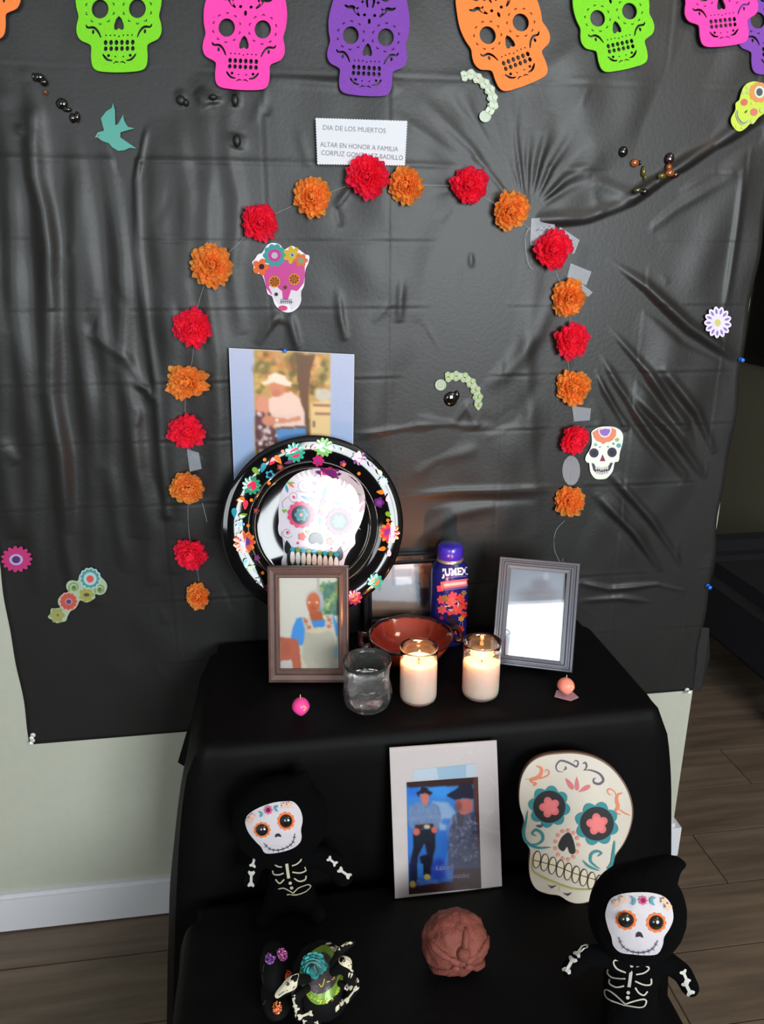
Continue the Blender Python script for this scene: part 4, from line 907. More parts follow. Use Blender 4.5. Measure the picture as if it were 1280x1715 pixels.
A.poly(flower(670, 835, 84, 9, .3, ry=48), (110, 40, 110)); A.poly(flower(670, 830, 60, 9, .2, ry=36), (206, 44, 90)); A.poly(flower(665, 862, 58, 8, .3, ry=30), OR); A.poly(circ(668, 868, 24, 12, 22), (226, 190, 170))
for x, y in ((500, 1088), (737, 1130)):
    A.poly(flower(x, y, 86, 13, .13), PK, rings=2); A.poly(circ(x, y, 60, 24), (16, 12, 30), rings=2); A.poly(flower(x, y, 42, 6, .3), TL); A.poly(flower(x, y, 30, 6, .3), (30, 112, 140)); A.poly(circ(x, y, 11, 10), (240, 170, 90))
A.poly(smooth([(595, 1200), (630, 1215), (640, 1260), (620, 1275), (598, 1262), (570, 1272), (548, 1252), (560, 1212)], 3), (18, 16, 20))
for x, y in ((507, 1224), (682, 1255)): A.poly(flower(x, y, 26, 5, .35), (240, 92, 80))
for x, y, a in ((418, 1290, 1.4), (742, 1330, 1.75)): A.poly(drop(x, y, 90, 46, a-math.pi), (16, 14, 18))
A.poly(smooth([(425, 1305), (510, 1300), (600, 1315), (690, 1325), (735, 1340), (730, 1430), (680, 1450), (500, 1440), (420, 1410)], 3), (40, 40, 40))
for k in range(9): x = 447+k*34; y = 1352+k*5; A.poly(circ(x, y, 15, 12, 44), (224, 216, 214), hold=k > 0); 
for k in range(9): x = 447+k*34; y = 1430+k*5; A.poly(circ(x, y, 15, 12, 30), (216, 208, 206), hold=True)
A.stroke([(430, 1385), (580, 1400), (735, 1425)], 3, (90, 80, 90))
for k in range(9): A.poly(circ(447+k*34, 1303+k*4, 15, 10), [TL, (92, 140, 60)][k % 2], hold=k > 0)
# rim decoration
def rf(x, y, r_, c1, c2, k=11, dp=.28): A.poly(flower(x, y, r_, k, dp), c1, rings=1); A.poly(circ(x, y, r_*.5, 14), c2)
rf(192, 905, 60, (52, 150, 120), (230, 50, 90)); rf(147, 1258, 72, OR, (96, 52, 140)); rf(147, 1258, 66, (222, 84, 60), (96, 52, 140), 7, .4); rf(462, 700, 64, (62, 172, 150), (236, 60, 100)); rf(640, 668, 62, (128, 200, 110), (150, 215, 150)); rf(1050, 1200, 66, OR, (130, 60, 150)); rf(1050, 1200, 56, (222, 60, 90), (130, 60, 150), 7, .4)
rf(860, 735, 46, PU, OR, 8); rf(985, 1010, 34, (90, 40, 110), PU, 5); rf(306, 838, 30, (60, 160, 190), (20, 30, 50), 5, .4); rf(120, 1145, 30, (60, 160, 190), (20, 30, 50), 5, .4); rf(370, 790, 24, (110, 50, 60), (190, 90, 60), 5, .4); rf(222, 1062, 22, (110, 50, 60), (190, 90, 60), 5, .4); rf(606, 750, 38, (200, 40, 110), PU, 7, .3)
rf(238, 1495, 22, (70, 60, 90), (40, 130, 90), 5, .4); rf(760, 770, 22, (150, 50, 110), PU, 5); rf(1010, 880, 30, (60, 170, 180), (220, 60, 90), 9); rf(225, 1355, 20, (120, 50, 90), PU, 5); rf(320, 1540, 44, (140, 40, 90), (60, 30, 70), 9); rf(830, 1600, 50, (180, 50, 100), OR, 9); rf(960, 1500, 50, (60, 160, 150), OR, 9)
for x, y, L_, wd, a, c_ in ((220, 815, 60, 34, .75+math.pi, LG), (262, 795, 66, 34, 1.9+math.pi, TL), (320, 755, 60, 36, 2.2+math.pi, (230, 50, 80)), (358, 745, 66, 34, .9+math.pi, OR), (122, 992, 56, 34, -.15, OR), (153, 1025, 62, 34, -1.5, (230, 50, 80)), (84, 1075, 64, 34, 1.5+math.pi, TL), (140, 1090, 56, 30, -.3+math.pi, LG), (157, 1390, 62, 34, 1.6+math.pi, TL), (188, 1412, 60, 26, -.3+math.pi, LG), (1045, 1085, 50, 30, .6+math.pi, LG), (1040, 980, 50, 30, 1.7, (230, 50, 80)), (990, 945, 50, 28, .1, OR), (985, 820, 44, 26, .8, LG), (1000, 1298, 50, 28, -.2, OR), (1045, 1320, 50, 28, 1.6, (200, 40, 80)), (720, 665, 40, 26, .4, TL), (575, 665, 40, 26, 1.9, (230, 50, 80)), (850, 712, 46, 26, .3, OR), (420, 760, 60, 22, -.3, (120, 60, 110)), (930, 770, 40, 24, .9, PU)): A.poly(drop(x, y, L_, wd, a+math.pi), c_)
for x, y in ((384, 692), (273, 743), (541, 668), (190, 995), (170, 1153), (1038, 1120), (260, 1447), (760, 680), (858, 830), (1065, 1140), (765, 775), (300, 890)): A.poly(circ(x, y, 11, 10), OR, hold=True)
A.build('print', M_ceram, t)
# small wire easel that carries the plate
bz = TZ+.003; M_wire = mat('black_wire', (18, 18, 20), rough=.35, metal=.5); bb = PC-py_*PR*.98
for s in (-1, 1):
    p0 = bb+px_*(s*.045)
    tube('easel_leg', [Vector((p0.x, p0.y-.030, bz+.0018)), Vector((p0.x, p0.y-.026, p0.z-.005)), Vector((p0.x, p0.y-.002, p0.z-.006)), Vector((p0.x, p0.y+.012, p0.z)), p0+py_*.10-pn*.006], .0018, M_wire, t, n=8)
    tube('easel_foot', [Vector((p0.x, p0.y-.030, bz+.0018)), Vector((p0.x, p0.y+.030, bz+.0018))], .0018, M_wire, t, n=8)
# ================================================================ picture frames on the table
CT = TZ+.0012      # cloth surface
M_pane = glass_pane_mat()
def frame(name, bl, br, tilt, outer, inner, prof, m, lab, photo_fn, thick_=.014, stand=True):
    """prof: list of (t 0 outer..1 inner, height)"""
    Lp = Lean(bl, br, CT+.0005+thick_*math.sin(math.radians(tilt)), tilt); c = (Lp.P+Lp.pt(Lp.uv(*br)[0], 0))/2; t = empty(name, (c.x, c.y, CT), lab, 'picture frame')
    O = [Lp.uv(*p) for p in outer]; I = [Lp.uv(*p) for p in inner]      # TL TR BR BL
    u0, u1 = (O[0][0]+O[3][0])/2, (O[1][0]+O[2][0])/2; v1 = (O[0][1]+O[1][1])/2; v0 = 0.0; O = [(u0, v1), (u1, v1), (u1, v0), (u0, v0)]
    a0, a1 = (I[0][0]+I[3][0])/2, (I[1][0]+I[2][0])/2; b1, b0 = (I[0][1]+I[1][1])/2, (I[2][1]+I[3][1])/2; I = [(a0, b1), (a1, b1), (a1, b0), (a0, b0)]
    vs, fs = [], []; pf = [(0, -thick_)]+prof+[(1, -.0030)]
    for tt, h in pf:
        for k in range(4): vs.append(Lp.pt(O[k][0]+(I[k][0]-O[k][0])*tt, O[k][1]+(I[k][1]-O[k][1])*tt, h))
    for r in range(len(pf)-1):
        for k in range(4): fs.append([r*4+k, r*4+(k+1) % 4, r*4+4+(k+1) % 4, r*4+4+k])
    n_ = len(vs); e_ = len(pf)-1
    for k in range(4): vs.append(Lp.pt(*I[k], -thick_))
    for k in range(4): fs.append([e_*4+k, e_*4+(k+1) % 4, n_+(k+1) % 4, n_+k]); fs.append([k, n_+k, n_+(k+1) % 4, (k+1) % 4])
    mk('frame_moulding', vs, fs, m, t)
    bm = bmesh.new(); obox(bm, Lp.P, Lp.ex, Lp.ey, Lp.n, a0-.001, a1+.001, b0-.001, b1+.001, -thick_+.0005, -.0072); bmk('back_board', bm, mat('back_board', (40, 36, 34), rough=.9), t)
    bm = bmesh.new(); obox(bm, Lp.P, Lp.ex, Lp.ey, Lp.n, a0, a1, b0, b1, -.0045, -.0032); bmk('glass_pane', bm, M_pane, t)
    mp = lambda x, y, off=0.0: Lp(x, y, off)
    photo_fn(Lp, t, -.0066)
    if stand:
        um = (u0+u1)/2; top = Lp.pt(um, (v1-v0)*.62, -thick_-.001); foot = Vector((top.x-Lp.n.x*.07, top.y+.055*1.0, CT+.003)); foot.y = min(foot.y, -.030)
        d = (foot-top); ex = Lp.ex; vs = []
        for p, w_ in ((top, .012), (foot, .022)):
            for s in (-1, 1):
                for o_ in (0, .0025): vs.append(p+ex*(s*w_)+Vector((0, o_, 0)))
        mk('easel_back', vs, [[0, 2, 6, 4], [1, 5, 7, 3], [0, 4, 5, 1], [2, 3, 7, 6], [0, 1, 3, 2], [4, 6, 7, 5]], mat('back_board'), t)
    return Lp, t
# ---- brown frame: person in apron
TB = (430, 930, 7.459)
def b_photo(Lp, t, off):
    q = [(275, 272), (1042, 276), (1028, 1442), (272, 1440)]; ph = Photo(q, TB, 80, 120); ph.fill((226, 220, 208), (206, 198, 188))
    ph.poly([(740, 270), (1045, 270), (1045, 800), (780, 800)], (232, 226, 206)); ph.poly([(770, 380), (1045, 330), (1040, 760), (790, 760), (775, 560)], (86, 128, 108)); ph.speck(780, 1030, 340, 740, 60, 34, [(60, 110, 90), (150, 180, 100), (110, 150, 140), (210, 214, 130), (90, 130, 120)], .6); ph.poly([(740, 270), (778, 270), (786, 480), (748, 480)], (196, 186, 178)); ph.blob(1010, 450, 24, 130, (206, 206, 110), .7)
    ph.poly([(760, 470), (820, 470), (845, 640), (800, 720), (780, 600)], (160, 186, 214), .9); ph.blob(632, 560, 30, 80, (214, 200, 190), .6)
    ph.blob(712, 560, 108, 118, (206, 196, 190), .9); ph.poly([(655, 710), (800, 710), (845, 850), (760, 900), (665, 840)], (184, 88, 52)); ph.blob(705, 605, 84, 128, (206, 104, 62)); ph.blob(705, 672, 34, 9, (150, 60, 40), .7); ph.blob(700, 632, 14, 20, (180, 84, 50), .7); ph.poly([(625, 578), (785, 572), (785, 582), (625, 588)], (120, 70, 60), .5); ph.blob(705, 560, 70, 60, (216, 118, 76), .7); ph.blob(700, 690, 60, 50, (190, 88, 50), .6)
    for x in (650, 750): ph.blob(x, 600, 15, 17, (250, 220, 190), .9)
    ph.poly([(495, 800), (545, 785), (700, 830), (850, 820), (960, 770), (1010, 880), (1010, 1030), (960, 1030), (900, 900), (720, 930), (590, 1140), (535, 1140), (415, 1055), (450, 900)], (66, 148, 222))
    ph.poly([(280, 1030), (500, 1060), (535, 1180), (560, 1440), (450, 1440), (430, 1320), (290, 1335)], (186, 96, 70)); ph.blob(360, 1180, 60, 90, (170, 84, 62), .5); ph.poly([(285, 1350), (420, 1350), (440, 1440), (285, 1440)], (196, 190, 188))
    ph.poly([(560, 800), (660, 790), (715, 915), (850, 900), (850, 750), (940, 745), (965, 900), (1000, 1080), (1030, 1180), (1020, 1442), (560, 1442), (535, 1200), (590, 1080), (595, 920)], (206, 198, 176)); ph.poly([(600, 930), (740, 990), (900, 950), (960, 1000), (1000, 1200), (1000, 1440), (650, 1440), (560, 1300)], (180, 176, 160), .8); ph.blob(730, 960, 120, 30, (222, 200, 168), .7)
    ph.poly([(680, 830), (850, 820), (850, 900), (715, 915)], (66, 140, 214))
    for x, y in ((608, 835), (650, 912), (905, 820), (900, 900)): ph.blob(x, y, 28, 24, (226, 96, 92), .9)
    for x, y in ((590, 800), (615, 875), (885, 780), (930, 860)): ph.blob(x, y, 16, 14, (120, 150, 100), .7)
    ph.blob(990, 1230, 25, 90, (120, 170, 214), .8); ph.build('photo', Lp, M_photo, t, off)
frame('picture_frame', (448, 1143), (579, 1143), 13, [(450, 949), (589, 949), (579, 1143), (448, 1143)], [(468, 967.5), (568, 968), (566, 1121), (468, 1121)],
      [(0, .001), (.06, .0035), (.16, .004), (.22, .0022), (.55, .0012), (.75, .0034), (.9, .0035), (1, .001)], mat('brown_frame_wood', (86, 62, 56), rough=.38, noise_amt=.15, noise_scale=60, spec=.5),
      'dark brown wooden frame with a photo of a person in a pale apron', b_photo)
# ---- grey frame on the right
TG = (820, 920, 7.529)
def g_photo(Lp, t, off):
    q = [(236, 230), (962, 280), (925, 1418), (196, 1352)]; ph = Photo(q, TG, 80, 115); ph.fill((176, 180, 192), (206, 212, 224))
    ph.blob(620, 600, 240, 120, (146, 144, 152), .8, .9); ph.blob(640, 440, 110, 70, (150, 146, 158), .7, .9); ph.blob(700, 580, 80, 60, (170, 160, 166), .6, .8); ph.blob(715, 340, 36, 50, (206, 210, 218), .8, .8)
    ph.poly([(240, 720), (330, 700), (420, 760), (450, 900), (430, 1300), (200, 1345), (215, 1000)], (212, 220, 234), .8, 3); ph.poly([(500, 740), (640, 760), (760, 790), (920, 770), (935, 1400), (440, 1370), (450, 1100), (540, 900)], (236, 240, 248), 1, 2); ph.blob(420, 820, 26, 80, (236, 242, 252), .9); ph.blob(470, 900, 30, 120, (176, 180, 194), .6, .8); ph.stroke if False else None  # pale tones and white shapes put the window's reflection into the print
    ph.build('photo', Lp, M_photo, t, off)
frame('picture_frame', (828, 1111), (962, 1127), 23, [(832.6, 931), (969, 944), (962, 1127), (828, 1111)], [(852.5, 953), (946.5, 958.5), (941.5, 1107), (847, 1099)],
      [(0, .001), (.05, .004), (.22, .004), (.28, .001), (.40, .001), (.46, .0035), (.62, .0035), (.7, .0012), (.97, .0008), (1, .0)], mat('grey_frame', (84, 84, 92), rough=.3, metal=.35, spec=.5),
      'dark grey stepped metal frame with a photo paled by painted window glare, right side of the table', g_photo)
# ---- black landscape frame behind the bottle
TK = (600, 920, 6.4)
def k_photo(Lp, t, off):
    q = [(128, 165), (900, 140), (880, 740), (150, 735)]; ph = Photo(q, TK, 110, 80); ph.fill((186, 194, 206), (176, 170, 172))
    ph.poly([(130, 165), (365, 155), (365, 235), (140, 245)], (226, 234, 242)); ph.poly([(390, 155), (605, 150), (605, 220), (395, 230)], (226, 234, 242)); ph.poly([(360, 150), (392, 150), (400, 400), (366, 400)], (160, 172, 190)); ph.poly([(410, 310), (575, 305), (585, 385), (410, 395)], (226, 234, 242)); ph.poly([(150, 560), (900, 590), (900, 745), (150, 745)], (136, 112, 96), .9, 4); ph.poly([(150, 660), (900, 660), (900, 745), (150, 745)], (112, 84, 68), .9, 4)  # bright panes at upper left are a window reflection painted into the print
    ph.poly([(605, 145), (660, 145), (670, 620), (640, 600)], (126, 152, 172), .8, 2); ph.poly([(655, 145), (900, 140), (890, 660), (672, 640)], (92, 68, 58), .9, 2); ph.poly([(660, 150), (900, 145), (900, 185), (660, 190)], (150, 112, 92))
    ph.poly([(670, 300), (700, 275), (745, 285), (765, 330), (765, 430), (680, 440)], (152, 108, 84)); ph.blob(690, 245, 22, 34, (160, 104, 84)); ph.poly([(670, 430), (765, 430), (765, 560), (720, 620), (690, 615)], (48, 40, 46))
    ph.blob(235, 435, 14, 22, (120, 124, 140), .6, .8); ph.build('photo', Lp, M_photo, t, off)
_p = onZ(612, 1065, CT+.0005); _q = to_px(_p+Vector((.124, 0, 0)))
frame('picture_frame', (612, 1065), _q, 4, [(605.5, 931), (738, 927), (738, _q[1]), (612, 1065)], [(621, 947), (724, 944), (724, 1036), (625, 1033)],
      [(0, .001), (.08, .005), (.3, .005), (.38, .002), (.55, .002), (.7, .0045), (.9, .003), (1, .0)], mat('black_frame', (22, 22, 28), rough=.25, spec=.6, coat=.3),
      'black landscape photo frame standing behind the clay bowl and partly behind the bottle', k_photo, stand=False)

# ================================================================ juice bottle
bc = onZ(755, 1083, CT); bc = Vector((bc.x, bc.y+.026, CT)); BYc = bc.y
def zat(x, y, Y): return onY(x, y, Y).z
kx = mpp(Vector((bc.x, bc.y, CT+.1))); Rb = 31.0*kx
cap_top = zat(752, 910, BYc)-.002; sh = zat(752, 948, BYc-.02); 
t = empty('juice_bottle', (bc.x, bc.y, CT), 'blue aluminium juice bottle with white brand lettering, pink banner and red flower print', 'bottle')
hb = cap_top-CT
prof = [(0, .002), (Rb*.72, .002), (Rb*.78, 0), (Rb*.90, .003), (Rb*.985, .010), (Rb, .018), (Rb, hb*.715), (Rb*.97, hb*.765), (Rb*.88, hb*.80), (Rb*.74, hb*.83), (Rb*.70, hb*.845)]
M_blue = mat('bottle_blue', (26, 32, 120), rough=.28, metal=.35, coat=.3)
bo = lathe('body', prof, bc, M_blue, t, n=56)
lathe('neck', [(Rb*.70, hb*.845), (Rb*.715, hb*.855), (Rb*.70, hb*.865), (Rb*.64, hb*.872), (Rb*.64, hb*.93)], bc, mat('raw_aluminium', (196, 178, 160), rough=.3, metal=.8), t)
lathe('cap', [(Rb*.66, hb*.873), (Rb*.675, hb*.876), (Rb*.675, hb*.945), (Rb*.65, hb*.985), (Rb*.58, hb), (0, hb)], bc, mat('cap_blue', (52, 36, 168), rough=.3, coat=.4), t)
TJ = (690, 890, 8.575)
bl_ = lambda a, b, n=14: [(a[0]+(b[0]-a[0])*k/n, a[1]+(b[1]-a[1])*k/n) for k in range(n+1)]
A = Art(mesh_map([bo]), TJ, base=.0007, step=.00005)
A.text('JUMEX', 432, 640, 98, (236, 232, 236), width=372, ang=-.07, bold=.045)
A.poly(flower(640, 490, 34, 6, .5, ry=26), (60, 120, 70)); A.stroke(bl_((500, 664), (780, 640)), 9, (120, 110, 170))
for k in range(4): pass
bn = [(420, 720), (480, 712), (560, 708), (640, 700), (720, 690), (800, 672), (806, 780), (730, 796), (640, 806), (560, 812), (500, 816), (440, 824), (440, 856), (372, 864), (366, 780), (420, 770)]
A.stroke(bl_((366, 824), (450, 812)), 84, (222, 84, 100)); A.stroke(bl_((420, 774), (806, 726), 24), 104, (240, 112, 120)); A.stroke(bl_((462, 770), (775, 731), 20), 40, (250, 196, 196))
A.stroke(bl_((460, 838), (790, 797), 20), 20, (106, 92, 150))
rs = random.Random(4)
for (x, y, r_, c_) in [(590, 930, 72, (226, 78, 84)), (430, 980, 66, (222, 80, 84)), (690, 960, 70, (214, 66, 60)), (745, 1060, 62, (206, 60, 44)), (740, 880, 40, (150, 110, 60)), (440, 1120, 70, (222, 84, 88)), (560, 1010, 80, (230, 96, 92)), (650, 1110, 86, (222, 76, 66)), (480, 950, 50, (150, 110, 50)), (740, 1190, 50, (206, 60, 44)), (700, 1250, 44, (196, 130, 50)), (430, 1235, 32, (150, 40, 60)), (560, 1160, 60, (206, 66, 70)), (690, 1400, 56, (200, 52, 50)), (640, 1440, 40, (190, 60, 60)), (600, 1330, 70, (40, 24, 40)), (560, 1250, 70, (44, 28, 50))]:
    A.poly(flower(x, y, r_, 6, .35, rot=rs.uniform(0, 1)), c_, rings=1)
for a in ([(640, 990), (662, 1030), (655, 1090)], [(510, 1110), (560, 1130), (600, 1110)], [(560, 1090), (580, 1170)], [(690, 1300), (680, 1350)], [(715, 1290), (720, 1350)], [(600, 1390), (600, 1430)], [(465, 1040), (490, 1070), (560, 1060)]): A.stroke(a, 15, (226, 210, 206), 1)
A.build('label_print', M_printg, bo)

# ================================================================ clay bowl
gc = onZ(690, 1112, CT); kb = mpp(gc); Rw = 71*kb; gc = Vector((gc.x-.002, gc.y-.004+Rw*.12, CT)); hw = zat(692, 1062, gc.y)-CT
t = empty('clay_bowl', (gc.x, gc.y, CT), 'glazed red-brown clay bowl with dark rim, behind the left candle', 'bowl')
M_clay = mat('clay_glaze', (150, 52, 34), rough=.12, coat=.6, noise_amt=.12, noise_scale=18); M_clayd = mat('clay_glaze_dark', (52, 22, 20), rough=.12, coat=.6)
bo = lathe('bowl_body', [(0, .004), (Rw*.30, .004), (Rw*.34, 0), (Rw*.42, .002), (Rw*.70, hw*.32), (Rw*.90, hw*.72), (Rw*.985, hw*.97), (Rw*.965, hw), (Rw*.93, hw*.96), (Rw*.80, hw*.62), (Rw*.58, hw*.33), (Rw*.34, hw*.2), (0, hw*.17)], gc, M_clay, t)
vs, fs = lathe_geo([(Rw*.92, hw*.955), (Rw*.955, hw*1.02), (Rw*.985, hw*1.035), (Rw*1.01, hw*1.0), (Rw*.985, hw*.93)], gc, 48)
vs = [v+Vector((0, 0, .0012*math.sin(math.atan2(v.y-gc.y, v.x-gc.x)*9))) for v in vs]; mk('dark_rim', vs, fs, M_clayd, t, True)
hd = [Vector((gc.x+Rw*1.0, gc.y+.012, CT+hw*.93)), Vector((gc.x+Rw*1.16, gc.y+.014, CT+hw*1.0)), Vector((gc.x+Rw*1.19, gc.y-.004, CT+hw*.88)), Vector((gc.x+Rw*1.15, gc.y-.022, CT+hw*.85)), Vector((gc.x+Rw*.98, gc.y-.02, CT+hw*.9))]
tube('handle', hd, .0055, M_clayd, t, n=10)
hd = [Vector((2*gc.x-p.x, p.y, p.z)) for p in hd]; tube('handle', hd, .0055, M_clayd, t, n=10)
A = Art(mesh_map([bo]), (600, 920, 6.4), base=.0004)
A.poly([(955, 1035), (925, 1090), (885, 1170), (878, 1120), (900, 1075), (930, 1040)], (236, 176, 40)); A.build('painted_mark', M_printg, bo)

# ================================================================ water glass
M_glass = mat('clear_glass', (255, 255, 255), rough=.0, trans=1.0, ior=1.47); M_glassb = mat('moulded_glass', (255, 255, 255), rough=.01, trans=.985, ior=1.5, bump=.7, bump_scale=130); M_water = mat('water', (255, 255, 255), rough=.0, trans=1.0, ior=1.33)
gb = onZ(619, 1198, CT); kg = mpp(gb); R0 = 41*kg; gw = Vector((gb.x, gb.y+.026, CT)); hg = zat(619, 1104, gw.y)-CT
t = empty('drinking_glass', (gw.x, gw.y, CT), 'clear glass tumbler of water standing left of the candles', 'glass')
def fl(o): return o
outp = [(0, .001), (R0*.62, .001), (R0*.80, .004), (R0*.94, hg*.12), (R0*1.0, hg*.28), (R0*.985, hg*.45), (R0*.93, hg*.60), (R0*.925, hg*.72), (R0*.96, hg*.88), (R0*1.01, hg*.992), (R0*1.0, hg), (R0*.97, hg*.992)]
inp = [(R0*.92, hg*.88), (R0*.885, hg*.72), (R0*.885, hg*.60), (R0*.93, hg*.45), (R0*.93, hg*.28), (R0*.84, hg*.14), (R0*.6, hg*.10), (0, hg*.09)]
vs, fs = lathe_geo(outp+inp, gw, 64)
for i, v in enumerate(vs):       # moulded facets low on the wall
    a = math.atan2(v.y-gw.y, v.x-gw.x); z = (v.z-CT)/hg; w_ = max(0, 1-abs(z-.28)/.24); d = Vector((v.x-gw.x, v.y-gw.y, 0))
    if i < len(outp)*64: v += d*(w_*.06*math.cos(a*9))
mk('glass_wall', vs, fs, M_glassb, t, True)
wl = .60; ro = .0004
vs, fs = lathe_geo([(0, hg*.09+ro), (R0*.6, hg*.10+ro), (R0*.84-ro, hg*.14+ro), (R0*.93-ro, hg*.28), (R0*.93-ro, hg*.45), (R0*.885-ro, hg*wl), (0, hg*wl-.0003)], gw, 48)
mk('water', vs, fs, M_water, t, True)

# ================================================================ candles in glass jars
def candle(bx, by, ty_, fx, fy, fill, lab):
    b = onZ(bx, by, CT); k = mpp(b); R = 31.5*k; c = Vector((b.x, b.y+R*.93, CT)); h = zat(bx, ty_, c.y)-CT
    t = empty('jar_candle', (c.x, c.y, CT), lab, 'candle', 'lit candles on the table')
    lathe('glass_jar', [(0, .0008), (R*.80, .0008), (R*.93, .003), (R*.985, .008), (R, .015), (R, h*.86), (R*1.015, h*.88), (R*1.0, h*.90), (R*.99, h*.96), (R*1.02, h*.985), (R, h), (R*.93, h*.985), (R*.91, h*.9), (R*.925, h*.86), (R*.925, .016), (R*.86, .007), (0, .005)], c, M_glass, t, n=56)
    hz = h*fill; rw = R*.932
    lathe('wax', [(0, .0040), (rw*.84, .0048), (rw*.95, .0085), (rw, .016), (rw, hz*.985), (rw*.97, hz), (rw*.55, hz-.0012), (0, hz-.0018)], c, mat('candle_wax', (250, 222, 208), rough=.4, sss=1.0), t, n=48)
    tube('wick', [c+Vector((0, 0, hz-.003)), c+Vector((.0003, 0, hz+.004)), c+Vector((.001, 0, hz+.0075))], .0007, mat('wick', (30, 22, 18), rough=.9), t, n=6)
    fb = c+Vector((.0008, -.0005, hz+.004)); fh = .015
    lathe('flame', [(.0001, 0), (.0019, .0018), (.0031, .0045), (.0028, .0080), (.0014, .0120), (.0001, fh)], fb, mat('flame', (255, 180, 90), emit=(255, 190, 110), es=26), t, n=16)
    l = bpy.data.lights.new('candle_light', 'POINT'); l.energy = 1.1; l.color = (1.0, .33, .10); l.shadow_soft_size = .003; o = bpy.data.objects.new('candle_light', l); C.objects.link(o); o.location = fb+Vector((0, 0, .019))
    return c
candle(706, 1187, 1082, 706, 1115, .74, 'lit white candle in a plain glass jar directly in front of the clay bowl')
candle(812, 1179, 1073, 814, 1112, .66, 'lit white candle in a glass jar near the grey frame, with lower wax')
# ================================================================ two tiny skull candles
def mini(cx_, by, h_, col, lab, w_, base=None):
    b = onZ(cx_, by, CT); k = mpp(b); c = Vector((b.x, b.y+w_*k*.8, CT)); H_ = h_*k; t = empty('skull_candle', (c.x, c.y, CT), lab, 'candle', 'tiny skull candles'); z0 = .0
    if base:
        mk('clear_base', [c+Vector((x, y, z)) for z in (.0003, .0014) for x, y in ((-.020, -.004), (.002, -.020), (.019, -.012), (.014, .012), (-.010, .014))], [[4, 3, 2, 1, 0], [5, 6, 7, 8, 9]]+[[i, (i+1) % 5, 5+(i+1) % 5, 5+i] for i in range(5)], film_mat('pink_film', .55, (206, 160, 170)), t); z0 = .0014
    m = mat('wax_'+lab.split()[1], col, rough=.45, sss=.3)
    def dp(d):
        s = 1.0
        if d.z < -.1: s *= 1-.28*min(1, -d.z)*(abs(d.x)+.3)
        for ex_ in (-.38, .38): s -= .16*math.exp(-((d.x-ex_)**2+(d.z-.12)**2)/.03)*(d.y < 0)
        s -= .10*math.exp(-((d.x)**2+(d.z+.15)**2)/.01)*(d.y < 0); return s
    b_ = ico('skull', c+Vector((0, 0, z0+H_/2)), (w_*k, w_*k*1.05, H_/2), m, t, sub=3, disp=dp)
    fc = c+Vector((w_*k*.25, -w_*k*.82, z0+H_*.66))
    for i in range(5): a = i*1.257; ico('petal', fc+Vector((.0035*math.cos(a), -.0004, .0035*math.sin(a))), (.0026, .0014, .0022), mat('petal_'+('peach' if base else 'orange'), (244, 170, 140) if base is None else (240, 186, 130), rough=.5), t, sub=1)
    tube('wick', [c+Vector((0, 0, z0+H_*.97)), c+Vector((0, 0, z0+H_*1.22))], .0008, mat('wick_pale', (206, 170, 140), rough=.8), t, n=6)
mini(505, 1205, 33, (236, 66, 150), 'tiny hot pink skull candle with a wick in front of the brown frame', 15)
mini(951, 1170, 30, (240, 140, 120), 'tiny peach skull candle with a wick on a clear base below the grey frame', 14.5, base=True)
# ================================================================ the leaning print with two people, front step
SZ = LZ+.0012
TP = (640, 1240, 5.818)
Lq = Lean((662, 1505), (841, 1485), SZ+.0005, 12.0)
c = Lq.pt(.09, 0); t = empty('leaning_print', (c.x, c.y, SZ), 'glossy white-bordered print of two people in cowboy hats, leaning on the table front', 'photo print')
c4 = [(652.5, 1252.5), (832, 1240), (841, 1484), (662, 1505)]
mp_ = Lq
slab('sheet', c4, Lq, mat('print_sheet', (188, 178, 176), rough=.4), t, t0=-.002, t1=0.0)
ph = Photo([(238, 408), (935, 355), (968, 1440), (262, 1500)], TP, 110, 150); ph.fill((60, 140, 214), (40, 96, 176))
ph.poly([(480, 590), (640, 600), (720, 700), (700, 860), (560, 880), (540, 760)], (170, 186, 206), .8, 4); ph.blob(620, 790, 45, 30, (40, 110, 190), .8, .8); ph.blob(300, 480, 70, 60, (30, 110, 210), .7, .8); ph.blob(580, 500, 110, 60, (60, 160, 230), .7, .8)
ph.poly([(640, 760), (700, 760), (640, 1160), (560, 1160)], (44, 110, 196), .7, 4); ph.poly([(245, 860), (300, 860), (300, 1120), (250, 1120)], (60, 130, 210), .8, 2)
ph.poly([(235, 405), (940, 350), (940, 420), (750, 440), (245, 458)], (56, 26, 28), 1, 2); ph.poly([(885, 355), (940, 350), (972, 1445), (925, 1445), (905, 900)], (96, 50, 44), 1, 2); ph.poly([(258, 1430), (690, 1370), (700, 1250), (930, 1230), (970, 1250), (970, 1445), (262, 1502)], (62, 28, 30), 1, 3)
ph.poly([(300, 890), (520, 860), (520, 1050), (500, 1120), (480, 1320), (420, 1320), (440, 1120), (415, 990), (350, 1130), (345, 1400), (275, 1400), (280, 1160), (305, 1050)], (26, 30, 48), 1, 2); ph.poly([(320, 870), (505, 860), (500, 1000), (415, 985), (330, 1060)], (24, 40, 52))
ph.poly([(265, 1200), (330, 1150), (350, 1180), (340, 1370), (270, 1370)], (30, 34, 74)); ph.poly([(365, 1130), (430, 1110), (490, 1150), (470, 1300), (400, 1310)], (20, 22, 40)); ph.blob(550, 1260, 75, 110, (34, 64, 160), .95, .4); ph.poly([(345, 1190), (400, 1200), (400, 1330), (345, 1340)], (52, 120, 190))
ph.blob(300, 1400, 30, 34, (186, 160, 76)); ph.blob(440, 1330, 32, 30, (190, 164, 80))
